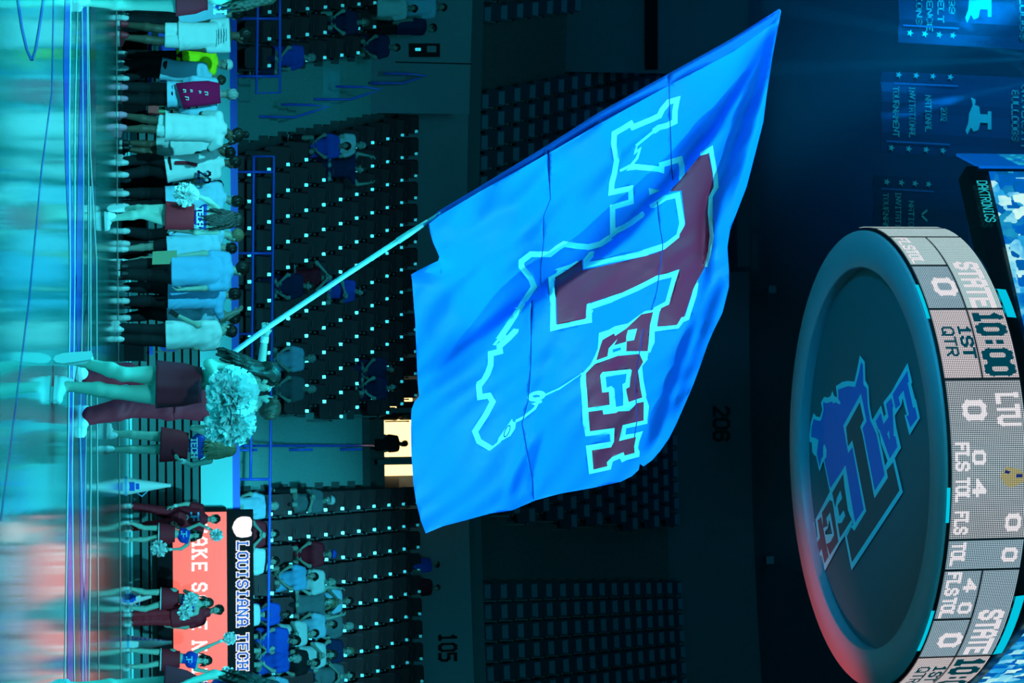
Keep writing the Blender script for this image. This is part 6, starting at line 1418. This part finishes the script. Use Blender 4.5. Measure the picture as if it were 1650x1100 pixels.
CW = [
 ('spectator in loose pale blue shirt at the rail, right next to the wide aisle', 452, 820, 'upright', MWB, 'grey', 'light', None, 1),
 ('spectator in maroon with hands together, front right section beside the pale blue shirt', 446, 855, 'clap', MMR, 'short', 'light', None, 0),
 ('spectator in white and blue behind the guard rail, third from the aisle', 440, 893, 'upright', MW, 'short', 'tan', None, 0),
 ('small capped spectator in dark clothes beside the wide aisle, middle rows', 541, 810, 'phone', MGY, 'cap', 'light', MW, 3),
 ('spectator in maroon with blue cap leaning right, middle rows of the right section', 540, 872, 'forward', MMR, 'cap', 'tan', MBL, 3),
 ('bald spectator in white behind the big blue shirt', 542, 913, 'forward', MW, 'bald', 'light', None, 3),
 ('big spectator in a bright blue shirt, right section', 512, 940, 'forward', MLB, 'short', 'tan', None, 2),
 ('child in striped white and blue at the rail of the right section', 436, 980, 'upright', MW, 'short', 'light', MHL, 0),
 ('spectator in royal blue shirt with dark face behind the striped child', 475, 988, 'forward', MBL, 'short', 'dark', None, 1),
 ('spectator in dark grey with arms stretched up, right of the bald spectator', 538, 982, 'cheer', MGY, 'long', 'light', MHL, 3),
 ('spectator in pale top at the upper edge of the right crowd', 565, 962, 'clap', MWB, 'short', 'tan', None, 4),
 ('broad spectator in royal blue at the rail, right section', 458, 1028, 'forward', MBL, 'long', 'tan', MHD, 1),
 ('round-shouldered spectator in royal blue nearest the frame edge, front row', 438, 1072, 'forward', MBL, 'short', 'light', MHG, 0),
 ('spectator with white towel over one arm behind the broad royal blue back', 480, 1042, 'phone', MW, 'short', 'light', MHD, 1),
 ('large spectator in black between the white shirts, right section', 500, 1068, 'forward', MK, 'short', 'tan', None, 2),
 ('spectator in bright pale blue leaning left, right section centre', 534, 1012, 'forward', MWB, 'short', 'tan', None, 3),
 ('spectator in bright white with glasses on head, right section', 538, 1044, 'clap', MW, 'long', 'light', MHB, 3),
 ('pale-faced spectator in dark top behind the bright white shirts', 566, 1048, 'upright', MNV2, 'short', 'light', MHL, 4),
 ('striped white and blue spectator at the right frame edge', 482, 1094, 'upright', MWB, 'short', 'light', MHD, 2),
 ('spectator in grey-blue at the right frame edge, higher row', 560, 1090, 'clap', MGY, 'short', 'light', None, 4),
 ('spectator with pale hair in grey at the top of the right crowd', 552, 998, 'upright', MGY, 'grey', 'light', None, 4),
 ('spectator in maroon logo shirt with hands behind the head, centre section left of the pole', 522, 432, 'hands_head', MMR, 'bald', 'light', None, 3),
 ('spectator in navy beside the maroon logo shirt, centre section', 512, 466, 'upright', MNV2, 'short', 'light', MHB, 3),
 ('spectator in blue with legs crossed behind the flag pole', 596, 474, 'phone', MBL, 'long', 'light', MHD, 6),
 ('spectator in pale blue shirt seen above the flag holder hand', 488, 583, 'forward', MWB, 'short', 'light', MHG, 2),
 ('spectator in grey-teal with large arms right of the flag holder hand', 492, 622, 'forward', MGY, 'short', 'light', MHG, 2),
 ('spectator in white beside the royal blue neighbour, upper left of the centre section', 582, 240, 'upright', MW, 'bald', 'light', None, 5),
 ('spectator in royal blue with dark hair bending, upper left of the centre section', 552, 256, 'forward', MBL, 'short', 'tan', None, 4),
 ('spectator in dark top stretching an arm, above the left end of the centre section', 574, 284, 'cheer', MNV2, 'short', 'light', MHB, 5),
 ('white-haired spectator in bright blue shirt beside the left aisle stairs', 506, 92, 'upright', MBL, 'grey', 'light', None, 3),
 ('spectator in dark clothes low in the left crowd, near the top rows', 594, 36, 'forward', MNV2, 'short', 'light', MHL, 6),
 ('spectator in navy with pale arms, left section near the concourse wall', 640, 58, 'forward', MNV2, 'short', 'tan', None, 7),
 ('dark spectator sitting beside the lit doorway, left of two', 630, 598, 'upright', MNV2, 'short', 'tan', None, 8),
 ('dark spectator sitting beside the lit doorway, right of two', 628, 634, 'forward', MNV2, 'short', 'light', None, 8),
]
for i, (lab, x, y, kd, sm, hk, tn, hm, rw) in enumerate(CW):
    spectator(lab, x, y, kd, sm, hk, tn, hm, MNV2 if i % 3 else MK, rw, (-.25, .1, .3)[i % 3], .86 if 'child' in lab else 1.0)
# standing figures at the concourse wall and in the doorway
def stander(label, x, y, r, zf, sm, tm, tone='tan', hm=MHD, phi=0, fem=False, long=0.0, ov=None):
    p = CYL(x, y, r); h = (p[2]-zf)/.925; root = np.array((p[0], p[1], zf)); J = pose(p[1], max(1.45, min(1.95, h)), phi=phi, root=root); J['_root'] = root
    if ov:
        for kk, d in ov.items(): J[kk] = J[kk]+np.array(d)
    o = build_person(label, J, tone, fem, vox=.018, hvox=.010); shirt(o, J, sm, fem, vox=.018); trousers(o, J, tm, vox=.018); hair(o, J, hm, long, vox=.016); shoes(o, J, MBS); return o
zt = zk(7)
stander('person in white shirt standing by the left concourse wall, cut by the frame', 664, 14, R0+TREAD*6.3, zt-.4, MW, MK)
stander('tall person in white shirt with dark head against the left concourse wall', 711, 12, R0+TREAD*7.3, zt+.3, MWB, MK)
stander('person in dark navy top turned sideways beside the left wall case', 695, 44, R0+TREAD*6.9, zt+.1, MNV2, MK, phi=60)
stander('person in dark blue walking along the concourse wall, left of two', 688, 910, R0+TREAD*9.3, zk(9)-.1, MBL, MK, phi=-50)
stander('person in maroon walking along the concourse wall, right of two', 687, 946, R0+TREAD*9.3, zk(9)-.1, MMR, MK, phi=20)
stander('dark silhouette standing in the lit doorway, left of two', 655, 668, rv+.35, zlo-.75, MK, MK, 'dark', phi=80)
stander('dark silhouette standing in the lit doorway beside the handrail', 650, 714, rv+.3, zlo-.85, MK, MK, 'dark', phi=150)
